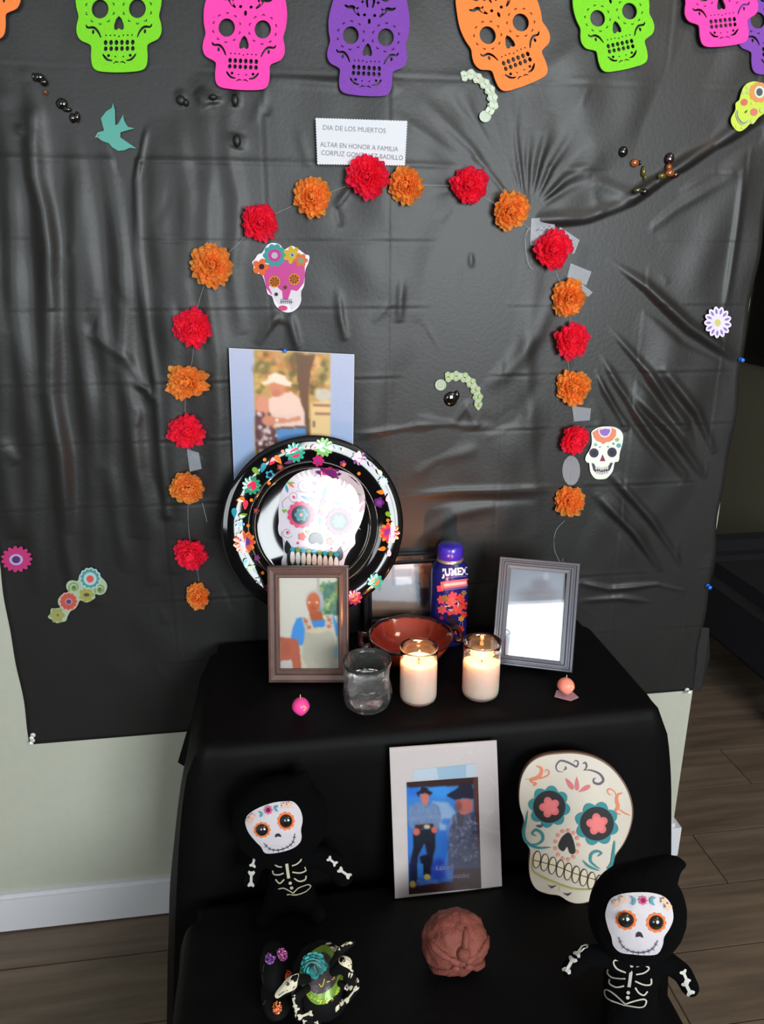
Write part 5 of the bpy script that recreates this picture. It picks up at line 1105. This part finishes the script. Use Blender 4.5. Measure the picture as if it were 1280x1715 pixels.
ph.poly([(262, 640), (340, 600), (400, 610), (440, 640), (500, 605), (555, 640), (580, 760), (545, 850), (500, 850), (490, 790), (480, 840), (330, 845), (310, 780), (320, 860), (270, 850), (248, 740)], (116, 140, 176)); ph.speck(270, 570, 630, 840, 50, 16, [(96, 120, 160), (140, 160, 190)], .4)
ph.poly([(320, 825), (500, 810), (500, 855), (320, 870)], (72, 44, 40)); ph.blob(438, 840, 32, 20, (206, 190, 150)); ph.blob(335, 890, 36, 36, (206, 112, 96)); ph.blob(510, 872, 30, 32, (206, 112, 96))
ph.poly([(370, 520), (455, 510), (455, 600), (430, 640), (385, 600)], (206, 122, 108)); ph.poly([(335, 510), (370, 490), (385, 450), (440, 460), (455, 490), (492, 505), (470, 535), (420, 510), (370, 520), (355, 550)], (30, 22, 34))
ph.poly([(700, 760), (760, 690), (890, 700), (930, 800), (950, 1240), (640, 1260), (650, 1000), (660, 850)], (66, 70, 100), 1, 2); ph.speck(660, 930, 720, 1200, 160, 16, [(100, 100, 130), (46, 48, 76), (140, 140, 166), (84, 70, 96)], .6); ph.poly([(730, 700), (790, 690), (800, 780), (770, 850), (735, 830)], (54, 46, 64), .8)
ph.poly([(712, 580), (850, 560), (885, 600), (885, 680), (830, 720), (770, 720), (740, 690), (715, 640)], (196, 112, 104)); ph.blob(745, 640, 34, 50, (120, 66, 70), .7, .8); ph.poly([(630, 530), (730, 470), (760, 430), (870, 420), (890, 480), (890, 570), (790, 560), (710, 580), (650, 550)], (24, 26, 54))
ph.build('photo', Lq, mat('photo_glossy', attr=True, rough=.35, spec=.4, noise_amt=.02, gain=.8), t, .0004)
A = Art(Lq, TP, base=.0003)
A.poly([(305, 285), (915, 225), (918, 358), (300, 392)], (196, 206, 216)); A.poly([(530, 265), (820, 235), (818, 365), (555, 380)], (164, 190, 208)); A.build('printed_panel', M_print, t)
A = Art(Lq, TP, base=.0008)
A.text('Lucell', 525, 1262, 52, (120, 128, 190), width=175, ang=-.06, shear=.2); A.text('Gonzalez', 640, 1345, 48, (120, 118, 160), width=215, ang=-.07, shear=.2); A.text('Martinez', 335, 1405, 52, (110, 126, 196), width=215, ang=-.09, shear=.2); A.build('lettering', M_print, t)
mk('clear_sleeve', [Lq(*p, off=o) for o in (.0014, .0019) for p in c4], [[3, 2, 1, 0], [4, 5, 6, 7]]+[[i, (i+1) % 4, 4+(i+1) % 4, 4+i] for i in range(4)], M_pane, t)

# ================================================================ wooden sugar skull sign
TS = (820, 1220, 3.368)
out = smooth([(400, 135), (300, 150), (230, 190), (185, 260), (168, 350), (172, 440), (196, 520), (186, 600), (212, 655), (230, 690), (224, 770), (232, 850), (265, 908), (330, 935), (395, 945), (450, 978), (510, 990), (590, 970), (660, 930), (690, 860), (694, 790), (712, 720), (760, 650), (795, 570), (812, 480), (800, 390), (760, 300), (690, 215), (600, 160), (500, 135)], 4)
Ls = Lean((938, 1508), (985, 1514), SZ+.0005, 14.5)
Ls = Lean((938, 1511), (985, 1511), SZ+.0005, 18.0)
op = [(TS[0]+x/TS[2], TS[1]+y/TS[2]) for x, y in out]
t = slab('skull_sign', op, Ls, mat('mdf_board', (96, 70, 56), rough=.7, noise_amt=.15), t0=-.009, t1=0); tag(t, 'cut-out wooden sugar skull sign with teal flower eyes leaning behind the right plush doll', 'sign')
A = Art(Ls, TS, base=.0002, step=.00006)
cxm = sum(p[0] for p in out)/len(out); cym = sum(p[1] for p in out)/len(out)
A.poly([(cxm+(x-cxm)*.985-3, cym+(y-cym)*.985+2) for x, y in out], (210, 200, 186))
OR2, TL2, GR2 = (222, 128, 92), (44, 134, 142), (92, 84, 104)
A.stroke(smooth([(420, 245), (385, 240), (376, 210), (400, 182), (440, 190), (470, 205), (492, 215), (500, 190), (485, 180), (474, 195)], 5, False), 12, GR2, 1); A.stroke(smooth([(530, 240), (548, 215), (540, 192), (525, 200)], 5, False), 12, GR2, 1)
A.stroke(smooth([(530, 235), (570, 235), (620, 255), (642, 290), (620, 312), (590, 305), (588, 285), (602, 280)], 5, False), 15, GR2, 1); A.stroke(smooth([(415, 235), (432, 225), (425, 212)], 4, False), 10, GR2, 1)
for x, y, L_, w_, a in ((450, 310, 80, 30, .95+math.pi), (493, 310, 80, 26, 1.55+math.pi), (535, 340, 78, 26, -.5)): A.poly(drop(x, y, L_, w_, a if a > 1 else a+math.pi), (206, 112, 118))
A.stroke(smooth([(262, 210), (292, 225), (288, 260), (262, 280), (232, 290), (250, 312)], 5, False), 22, OR2, 1); A.stroke(smooth([(200, 285), (240, 285), (290, 280), (330, 262), (335, 240), (318, 232), (312, 248)], 5, False), 9, OR2, 1); A.stroke(smooth([(250, 300), (262, 312), (245, 322)], 3, False), 14, OR2, 1)
A.stroke(smooth([(752, 362), (722, 375), (718, 410), (725, 440), (710, 470), (740, 485)], 5, False), 20, OR2, 1); A.stroke(smooth([(690, 372), (675, 372), (665, 350), (680, 340), (705, 355), (715, 380)], 5, False), 8, OR2, 1); A.stroke(smooth([(725, 450), (760, 475), (795, 490)], 4, False), 9, OR2, 1)
for x, y, r_, rt_ in ((337, 440, 120, .15), (605, 535, 126, .3)):
    A.poly(flower(x, y, r_, 8, .2, rot=rt_), TL2); A.poly(circ(x, y, r_*.76, 32), (22, 18, 22)); A.poly(flower(x+2, y+3, r_*.50, 5, .32, rot=rt_+.5), (220, 106, 108)); A.poly(flower(x+2, y+3, r_*.36, 5, .3, rot=rt_+.5), (232, 120, 120))
nose = smooth([(447, 585), (470, 620), (484, 680), (474, 706), (452, 700), (438, 665), (418, 690), (396, 680), (388, 655), (410, 610)], 4); A.poly(nose, (24, 18, 20))
for k in range(13):
    a = 2*math.pi*k/13; A.poly(circ(436+66*math.cos(a), 655+82*math.sin(a), 11, 10), (226, 140, 120), hold=k > 0)
A.stroke(smooth([(215, 460), (205, 520), (192, 590), (210, 640), (270, 670), (345, 668)], 5, False), 18, TL2, 1); A.stroke(smooth([(265, 605), (240, 590), (262, 570), (295, 590), (300, 625), (270, 650), (232, 650)], 5, False), 16, TL2, 1)
A.stroke(smooth([(705, 630), (698, 700), (688, 760), (660, 790)], 5, False), 18, TL2, 1); A.stroke(smooth([(608, 720), (632, 700), (605, 690), (575, 705), (570, 745), (600, 775), (625, 790)], 5, False), 15, TL2, 1); A.stroke(smooth([(525, 740), (560, 775), (620, 800)], 4, False), 14, TL2, 1); A.stroke(smooth([(262, 545), (285, 550), (300, 540)], 3, False), 16, (80, 84, 100), 1)
A.stroke(smooth([(245, 700), (240, 790), (290, 830), (380, 870), (470, 900), (560, 905), (650, 900)], 5, False), 10, (172, 168, 72), 1)
for k in range(9):
    x = 266+k*44; y = 736+k*17; A.poly(circ(x, y, 23, 18, 50, .12), (34, 28, 30), hold=k > 0)
for k in range(9):
    x = 266+k*44; y = 736+k*17; A.poly(circ(x, y, 18, 18, 45, .12), (222, 206, 178), hold=k > 0)
A.stroke([(245, 738), (370, 770), (480, 815), (640, 862)], 5, (60, 50, 46))
A.stroke([(328, 878), (350, 893), (378, 882)], 12, (60, 46, 46), 1); A.stroke([(412, 925), (440, 935), (465, 922)], 12, (60, 46, 46), 1); A.stroke([(393, 885), (390, 920)], 11, (60, 46, 46), 1)
A.build('painted_face', M_print, t)

# ================================================================ plush skeleton dolls
M_plush = mat('black_plush', (3, 3, 4), rough=.95, spec=.08, sheen_tint=(110, 105, 125), bump=.6, bump_scale=260)
M_plushw = mat('face_felt', attr=True, rough=.85, noise_amt=.02, gain=.72, bump=.25, bump_scale=700); M_eye = mat('button_eye', (24, 22, 20), rough=.15, coat=.8)
def doll(Yd, tf, head, hr, hrot, tip, torso, arms, legs, face, eyes, mouth, nose_, deco, bones, lab, ground, rib):
    W_ = lambda x, y, dy=0.0: onY(tf[0]+x/tf[2], tf[1]+y/tf[2], Yd+dy)
    k = mpp(W_(*head))/tf[2]; g = W_(*ground); t = empty('plush_doll', (g.x, Yd, SZ), lab, 'doll', 'plush skeleton dolls')
    J = []; E_ = []
    def j(p, r, par=None):
        J.append((p, (r, r)));
        if par is not None: E_.append((par, len(J)-1))
        return len(J)-1
    zb = SZ
    pl_ = W_(*torso[-1][:2]); r0 = torso[-1][2]*k; pl_.z = zb+r0*.98; root = j(pl_, r0)
    prev = root
    for x, y, r in torso[-2::-1]: prev = j(W_(x, y), r*k, prev)
    ch = prev
    for a in arms:
        pv = ch
        for x, y, r, dy in a: pv = j(W_(x, y, dy), r*k, pv)
    for a in legs:
        pv = root
        for dx, dy, r in a: pv = j(Vector((pl_.x+dx, Yd+dy, zb+r*k+.001)), r*k, pv)
    b = capsules('body', [(J[a][0], J[a][1][0], J[q][0], J[q][1][0]) for a, q in E_], M_plush, t)
    hc = W_(*head, -.004); rad = [q*k for q in hr]
    tp = [W_(x, y, -.002) for x, y, r in tip]; tr = [r*k for x, y, r in tip]
    hd = capsules('hood', [(tp[i], tr[i], tp[i+1], tr[i+1]) for i in range(len(tp)-1)], M_plush, t, extra=[(hc, rad)])
    mm = mesh_map([hd]); A = Art(mm, tf, base=.0012, step=.00022)
    fo = smooth(face, 3); A.poly(fo, (212, 204, 210), rings=9)
    for (x, y, r_, ry_) in eyes: A.poly(flower(x, y, r_*1.42, 11, .12, ry=ry_*1.42), (240, 120, 60), rings=2); A.poly(circ(x, y, r_*1.02, 20, ry_*1.02), (40, 30, 26), rings=2)
    A.poly(smooth(nose_, 3), (38, 30, 48)); A.stroke(smooth(mouth, 5, False), 6, (70, 60, 84))
    mo = smooth(mouth, 2, False)
    for i in range(1, len(mo)-1): p, q = mo[i-1], mo[i+1]; dx, dy = q[0]-p[0], q[1]-p[1]; L_ = math.hypot(dx, dy); p = mo[i]; A.stroke([(p[0]-dy/L_*15, p[1]+dx/L_*15), (p[0]+dy/L_*15, p[1]-dx/L_*15)], 5, (70, 60, 84), hold=i > 1)
    deco(A); A.build('face', M_plushw, hd)
    for (x, y, r_, ry_) in eyes:
        p = mm(*A.px((x, y)), .0015); n_ = (EYE-p).normalized(); kk = mpp(p)/tf[2]
        lathe('eye', [(r_*kk, 0), (r_*kk*.96, .0016), (r_*kk*.7, .0034), (r_*kk*.35, .0044), (.00005, .0047)], p, M_eye, hd, n=24, tx=RT, ty=UP, tz=-FW, sx=1.0)
    mb = mesh_map([b]); A = Art(mb, tf, base=.0012, step=.0001)
    rib(A); A.build('printed_ribs', M_plushw, b)
    for a in bones: A = Art(mb, tf, base=.0012); A.poly(bone(*a), (206, 204, 196)); A.build('printed_bone', M_plushw, b)
    return t, b
def decoR(A):
    A.poly(flower(695, 466, 36, 8, .35), (222, 90, 150)); A.poly(circ(695, 466, 20, 12), (140, 24, 70))
    for x, s in ((618, 1), (772, -1)): A.stroke(smooth([(x-18*s, 445), (x+12*s, 455), (x+10*s, 485), (x-8*s, 500)], 3, False), 20, (80, 160, 180), 1)
    for x, y in ((545, 462), (500, 490), (850, 470), (880, 510)): A.poly(flower(x, y, 26, 5, .4), (232, 190, 160))
def ribR(A):
    w = (196, 190, 176)
    A.stroke([(606, 958), (598, 1060), (588, 1150)], 26, w)
    for a in ([(545, 950), (480, 935), (460, 955), (490, 1000), (560, 1030)], [(430, 1010), (425, 1045), (470, 1080), (560, 1080)], [(440, 1090), (440, 1125), (490, 1150), (550, 1140)], [(640, 985), (700, 975), (740, 1000), (700, 1035), (640, 1045)], [(635, 1100), (700, 1128), (752, 1125), (755, 1080)], [(635, 1150), (660, 1190), (700, 1210), (728, 1180)]): A.stroke(smooth(a, 5, False), 12, w)
    A.poly(circ(582, 1190, 14, 10), w); A.poly(circ(578, 1228, 14, 10), w); A.stroke(smooth([(560, 1275), (490, 1210), (430, 1170), (405, 1185), (430, 1240), (560, 1290)], 5, False), 11, w); A.stroke(smooth([(560, 1275), (620, 1255), (700, 1240), (715, 1265), (680, 1300), (560, 1285)], 5, False), 11, w)
TR = (930, 1410, 4.741)
doll(-.665, TR, (650, 560), (385, 330, 420), 0, [(760, 330, 200), (880, 210, 110), (960, 175, 62), (1015, 180, 34)], [(640, 930, 160), (600, 1080, 225), (600, 1200, 225)],
     [[(400, 900, 90, -.005), (240, 900, 80, -.015), (120, 1010, 72, -.02)], [(900, 960, 90, -.005), (1010, 1040, 85, -.012), (1070, 1150, 78, -.02)]],
     [[(-.035, -.03, 85), (-.055, -.085, 80)], [(.035, -.03, 85), (.055, -.085, 80)]],
     [(405, 590), (415, 520), (450, 450), (530, 415), (640, 402), (760, 405), (860, 435), (915, 500), (932, 600), (905, 680), (860, 750), (850, 810), (810, 880), (720, 892), (620, 885), (520, 870), (465, 815), (452, 750), (425, 680)],
     [(565, 617, 60, 56), (797, 636, 56, 56)], [(510, 745), (545, 820), (620, 860), (700, 862), (770, 835), (808, 770)],
     [(640, 745), (650, 712), (680, 710), (697, 750), (668, 740)], decoR, [(238, 815, 170, 905, 62), (150, 925, 90, 1030, 70), (1010, 1022, 1050, 1110, 56), (1030, 1110, 1080, 1205, 64)],
     'black hooded skeleton plush doll seated at the front right', (650, 1400), ribR)
def decoL(A):
    A.poly(flower(374, 514, 40, 8, .35), (216, 90, 140)); A.poly(circ(374, 514, 20, 12), (96, 24, 60))
    A.stroke(smooth([(290, 530), (318, 540), (318, 560), (305, 575)], 3, False), 20, (80, 160, 180), 1); A.stroke(smooth([(462, 480), (438, 490), (440, 510), (460, 525)], 3, False), 20, (80, 150, 180), 1)
    for x, y in ((240, 570), (215, 600), (510, 475), (555, 468)): A.poly(flower(x, y, 26, 5, .4), (232, 186, 170))
def ribL(A):
    w = (200, 190, 166)
    A.stroke([(530, 940), (540, 1030), (553, 1122)], 26, w)
    for a in ([(500, 970), (430, 965), (425, 990), (460, 1015), (495, 1020)], [(415, 1050), (425, 1085), (470, 1090), (510, 1075)], [(440, 1130), (475, 1165), (515, 1130)], [(580, 950), (650, 935), (660, 960), (620, 995), (580, 1010)], [(585, 1065), (650, 1075), (700, 1050), (695, 1015)], [(600, 1120), (640, 1145), (690, 1135), (700, 1100)]): A.stroke(smooth(a, 5, False), 12, w)
    A.poly(circ(566, 1162, 14, 10), w); A.poly(circ(578, 1202, 14, 10), w); A.stroke(smooth([(590, 1250), (520, 1205), (465, 1210)], 5, False), 10, w); A.stroke(smooth([(590, 1250), (640, 1200), (715, 1178), (738, 1200), (700, 1235), (620, 1262), (540, 1262)], 5, False), 10, w)
TLd = (380, 1260, 5.333)
doll(-.405, TLd, (480, 600), (430, 300, 420), 0, [(560, 420, 200), (640, 300, 110), (690, 230, 60), (700, 190, 34)], [(540, 900, 150), (560, 1040, 210), (560, 1150, 210)],
     [[(320, 930, 95, -.004), (240, 1010, 85, -.010), (210, 1130, 80, -.012)], [(820, 930, 105, -.004), (960, 990, 110, -.008), (1040, 1100, 100, -.012)]],
     [[(-.030, -.02, 85), (-.040, -.04, 80)], [(.03, -.02, 85), (.04, -.04, 80)]],
     [(170, 610), (200, 550), (300, 490), (420, 450), (530, 437), (590, 442), (640, 490), (670, 560), (672, 620), (660, 690), (665, 750), (650, 800), (590, 850), (480, 885), (350, 895), (310, 840), (270, 800), (210, 730), (180, 670)],
     [(318, 688, 54, 50), (528, 610, 55, 58)], [(335, 800), (385, 850), (460, 862), (540, 835), (590, 790), (605, 715)],
     [(432, 750), (440, 722), (470, 718), (488, 745), (455, 742)], decoL, [(255, 930, 230, 1020, 56), (222, 1060, 215, 1190, 56), (905, 945, 975, 1000, 52), (1000, 1040, 1095, 1110, 56)],
     'black hooded skeleton plush doll seated further back at the left, by the table drape', (560, 1400), ribL)

# ================================================================ round knobbly sugared bread
p = onZ(772, 1652, SZ); k = mpp(p); R = 59*k; c = Vector((p.x, p.y+R*.80, SZ+R*.78))
M_bread = mat('bread_crust', (112, 56, 46), rough=.75, noise_amt=.22, noise_scale=70, bump=.7, bump_scale=320)
def dp(d):
    s = 1+.05*noise.noise(d*3)+.035*noise.noise(d*9); s *= 1-.055*abs(math.cos(4.5*math.atan2(d.x, d.z)+.6))*(1-abs(d.y)*.3)
    if d.z < -.72: s *= .72/max(.72, -d.z)
    return s
t = ico('sweet_bread', c, (R, R*.85, R*.95), M_bread, sub=5, disp=dp, origin=(c.x, c.y, SZ)); tag(t, 'round knobbly reddish-brown sugared bread lying on the black step', 'bread')
for a, b in ((0, 1), (1, 1), (2, 1), (3, 1), (4, 1)):
    an = math.radians([78, 20, 150, 215, 325][a]); pts = []
    for q in range(7):
        f_ = .12+.85*q/6; x = math.cos(an)*f_; z = math.sin(an)*f_*.95+.12*(1-f_); y = -math.sqrt(max(0, 1-x*x-z*z)); pts.append(c+Vector((x*R*.99, y*R*.84, z*R*.94)))
    tube('dough_strip', pts, R*.09, M_bread, t, n=10, rf=lambda u: .75+.5*abs(math.cos(u*math.pi*1.5))+.15*math.sin(u*17))
ico('dough_knob', c+Vector((R*.05, -R*.78, R*.38)), (R*.20, R*.18, R*.20), M_bread, t, sub=3, disp=lambda d: 1+.1*noise.noise(d*5))

# ================================================================ black glitter figures at the front left
TQ = (420, 1540, 6.4); Yq = -.60
Q = lambda x, y, dy=0.0: onY(TQ[0]+x/TQ[2], TQ[1]+y/TQ[2], Yq+dy)
kq = mpp(Q(740, 640))/TQ[2]; M_fig = mat('black_velour', (6, 5, 7), rough=.8, spec=.2, noise_amt=.3, noise_scale=200)
g = Q(760, 1150); t = empty('glitter_figure', (g.x, Yq, SZ), 'black skeleton-print figure with green glitter oval and teal rose at the front left', 'figurine')
ct = Q(760, 640, .02); rz = max(.03, ct.z-SZ-.001)
def dpf(d): return 1+.03*noise.noise(d*3)
bd1 = ico('body', Vector((ct.x, ct.y, SZ+rz*.98)), (330*kq, .05, rz), M_fig, t, sub=4, disp=dpf)
limbs = [[(960, 330, 40), (1090, 250, 26)], [(1010, 470, 75), (1060, 620, 62), (1130, 700, 50)], [(1130, 730, 48), (1030, 860, 44), (930, 960, 36)], [(480, 640, 60), (400, 720, 70), (290, 810, 40)], [(490, 820, 52), (500, 940, 50), (520, 1040, 50), (660, 1020, 48)], [(600, 1080, 50), (720, 1110, 44)]]
lob = []
for i, L_ in enumerate(limbs):
    pts = [Q(x, y, -.022) for x, y, r in L_]; rr = [r*kq for _, _, r in L_]
    J = [(p_, (max(r_, .004),)*2) for p_, r_ in zip(pts, rr)]; J.insert(0, (Q(760, 640, 0.0).lerp(pts[0], .55), (rr[0]*.8,)*2))
    lob.append(capsules('limb', [(J[q][0], J[q][1][0], J[q+1][0], J[q+1][1][0]) for q in range(len(J)-1)], M_fig, t, vox=.0018, smooth_it=3))
mq = mesh_map([bd1]+lob); mq2 = mesh_map([bd1])
def B0(sh, nm='printed_bone'):
    A = Art(mq, TQ, base=.0006, step=.0001)
    for p_, c_, r_ in sh: A.poly(p_, c_, rings=r_)
    A.build(nm, M_printfab, t)
w = (204, 194, 170)
for a in ((850, 300, 920, 345, 50), (905, 285, 960, 325, 40), (965, 285, 1010, 270, 34), (1010, 270, 1050, 252, 30), (1045, 255, 1090, 250, 26), (800, 268, 865, 258, 22)): B0([(leaf((a[0]+a[2])/2, (a[1]+a[3])/2, math.hypot(a[2]-a[0], a[3]-a[1])*1.1, a[4], math.atan2(a[3]-a[1], a[2]-a[0])), w, 0)])
B0([(smooth([(950, 420), (990, 395), (1050, 410), (1090, 460), (1105, 540), (1080, 560), (1050, 525), (1000, 500), (955, 470)], 3), w, 2), (circ(1000, 442, 17, 12), (40, 34, 30), 0), (circ(1072, 482, 8, 8), (90, 80, 60), 0)], 'printed_skull')
B0([(bone(1070, 575, 1025, 750, 46), w, 0)]); B0([(bone(1060, 740, 1160, 640, 46), w, 0)]); B0([(bone(1140, 720, 1020, 880, 46), w, 0)]); B0([(leaf(980, 890, 80, 44, -1.3), w, 0)]); B0([(leaf(930, 945, 96, 44, -1.1), w, 0)])
B0([(smooth([(510, 585), (500, 660), (490, 720), (440, 760), (370, 790), (290, 840), (262, 815), (290, 760), (340, 700), (400, 630)], 3), w, 2), (circ(400, 690, 20, 12), (50, 44, 40), 0), ([(300, 806), (350, 771), (400, 748), (402, 755), (352, 779), (303, 814)], (70, 60, 50), 0)], 'printed_skull')
B0([(bone(465, 745, 460, 820, 40), w, 0)]); B0([(bone(455, 840, 480, 930, 48), w, 0)]); B0([(bone(500, 940, 455, 1045, 56), w, 0)]); B0([(bone(510, 1045, 660, 1000, 66), w, 0)]); B0([(bone(580, 1075, 560, 1150, 50), w, 0)]); B0([(bone(700, 1090, 735, 1150, 50), w, 0)]); 
A = Art(mq2, TQ, base=.0012, step=.0003)
gm = smooth([(800, 280), (900, 380), (960, 480), (985, 590), (960, 720), (890, 820), (800, 890), (710, 905), (630, 850), (570, 740), (530, 620), (560, 480), (650, 360)], 3); A.poly(gm, (104, 140, 40), rings=5)
inn = [(770+(x-770)*.80-12, 590+(y-590)*.70-16) for x, y in gm]; A.poly(inn, (62, 50, 56), rings=5)
rs = random.Random(9)
for i in range(240):
    a = rs.uniform(-.7, 3.3); r_ = rs.uniform(.86, .99); cx_, cy_ = 770, 590; x = cx_+math.cos(a)*215*r_; y = cy_+math.sin(a)*310*r_
    s_ = rs.uniform(3, 8); A.poly([(x-s_, y), (x, y-s_), (x+s_, y), (x, y+s_)], rs.choice([(206, 214, 40), (150, 190, 40), (240, 236, 110), (90, 130, 30)]), hold=i > 0)
A.stroke(smooth([(850, 600), (880, 595), (885, 630), (860, 650)], 4, False), 9, (206, 180, 60)); A.stroke(smooth([(735, 690), (760, 720), (780, 690), (790, 640)], 4, False), 10, (196, 180, 60)); A.stroke([(810, 670), (840, 665)], 9, (196, 180, 60)); A.build('glitter_oval', mat('glitter', attr=True, rough=.3, spec=.8, metal=.2), bd1)
pc = mq2(*A.px((685, 500)), .004); 
vs_, fs_, cl_ = [], [], []; rs = random.Random(2)
for L_ in range(6):
    n = 13-2*L_
    for q in range(n):
        a = q*2*math.pi/n+L_*.5; e = .15+L_*.24; d = (RT*math.cos(a)+UP*math.sin(a))*math.cos(e)-FW*math.sin(e); lt = (RT*-math.sin(a)+UP*math.cos(a)); R_ = 148*kq*rs.uniform(.9, 1.05); b = len(vs_)
        vs_ += [pc+d*R_*.1, pc+d*R_*.8-lt*R_*.26, pc+d*R_-lt*R_*.12, pc+d*R_+lt*R_*.12, pc+d*R_*.8+lt*R_*.26]; fs_.append([b, b+1, b+2, b+3, b+4]); j_ = rs.uniform(.8, 1.15); cl_.append((44*j_, 150*j_, 150*j_))
mk('teal_rose', vs_, fs_, mat('rose_felt', attr=True, rough=.9, sheen=.3), t, cols=cl_)
# second figure, behind on the left
g2 = onZ(447, 1700, SZ); Y2 = -.56; P2 = lambda x, y: onY(TQ[0]+x/TQ[2], TQ[1]+y/TQ[2], Y2)
c2 = P2(250, 640); r2 = c2.z-SZ; t = empty('glitter_figure', (c2.x, Y2, SZ), 'black figure with a pink-purple glitter bow and orange glitter flowers, far left of the step', 'figurine')
b2 = ico('body', (c2.x, Y2+.02, SZ+r2*.95), (160*kq, .035, r2*.95), M_fig, t, sub=4, disp=dpf)
b3 = ico('lower_body', (c2.x+.003, Y2-.006, SZ+r2*.42), (180*kq, .04, r2*.42), M_fig, t, sub=4, disp=dpf)
def glit(name, x, y, rx, ry, cols_, m_=None, n=130):
    p_ = m2(TQ[0]+x/TQ[2], TQ[1]+y/TQ[2], .002); rs = random.Random(int(x)); vs_, fs_, cl_ = [], [], []
    for i in range(n):
        a = rs.uniform(0, 6.283); q_ = math.sqrt(rs.random()); o_ = p_+RT*(math.cos(a)*q_*rx*kq)+UP*(math.sin(a)*q_*ry*kq)-FW*(.007*(1-q_*q_)); s_ = rs.uniform(.0008, .0016); u_ = Vector((rs.uniform(-1, 1), rs.uniform(-1, 1), rs.uniform(-1, 1))).normalized(); v_ = u_.cross(FW).normalized(); b = len(vs_)
        vs_ += [o_-u_*s_, o_-v_*s_, o_+u_*s_, o_+v_*s_]; fs_.append([b, b+1, b+2, b+3]); cl_.append(rs.choice(cols_))
    mk(name, vs_, fs_, mat('glitter'), t, cols=cl_)
m2 = mesh_map([b2, b3])
glit('glitter_bow', 325, 385, 60, 75, [(206, 90, 170), (160, 70, 140), (240, 150, 210)], n=170); glit('glitter_bow', 215, 425, 60, 62, [(140, 80, 170), (96, 60, 140), (190, 120, 210)], n=150)
glit('glitter_flower', 385, 590, 48, 48, [(226, 84, 40), (190, 60, 30), (240, 120, 60)]); glit('glitter_flower', 285, 950, 50, 70, [(206, 80, 40), (150, 50, 30), (250, 150, 70)])
A = Art(m2, TQ, base=.0008)
for a in ([(150, 480), (135, 560)], [(130, 590), (100, 720)], [(165, 870), (138, 915)]): A.stroke(a, 13, (150, 144, 140), 1)
A.build('printed_line', M_printfab, t)
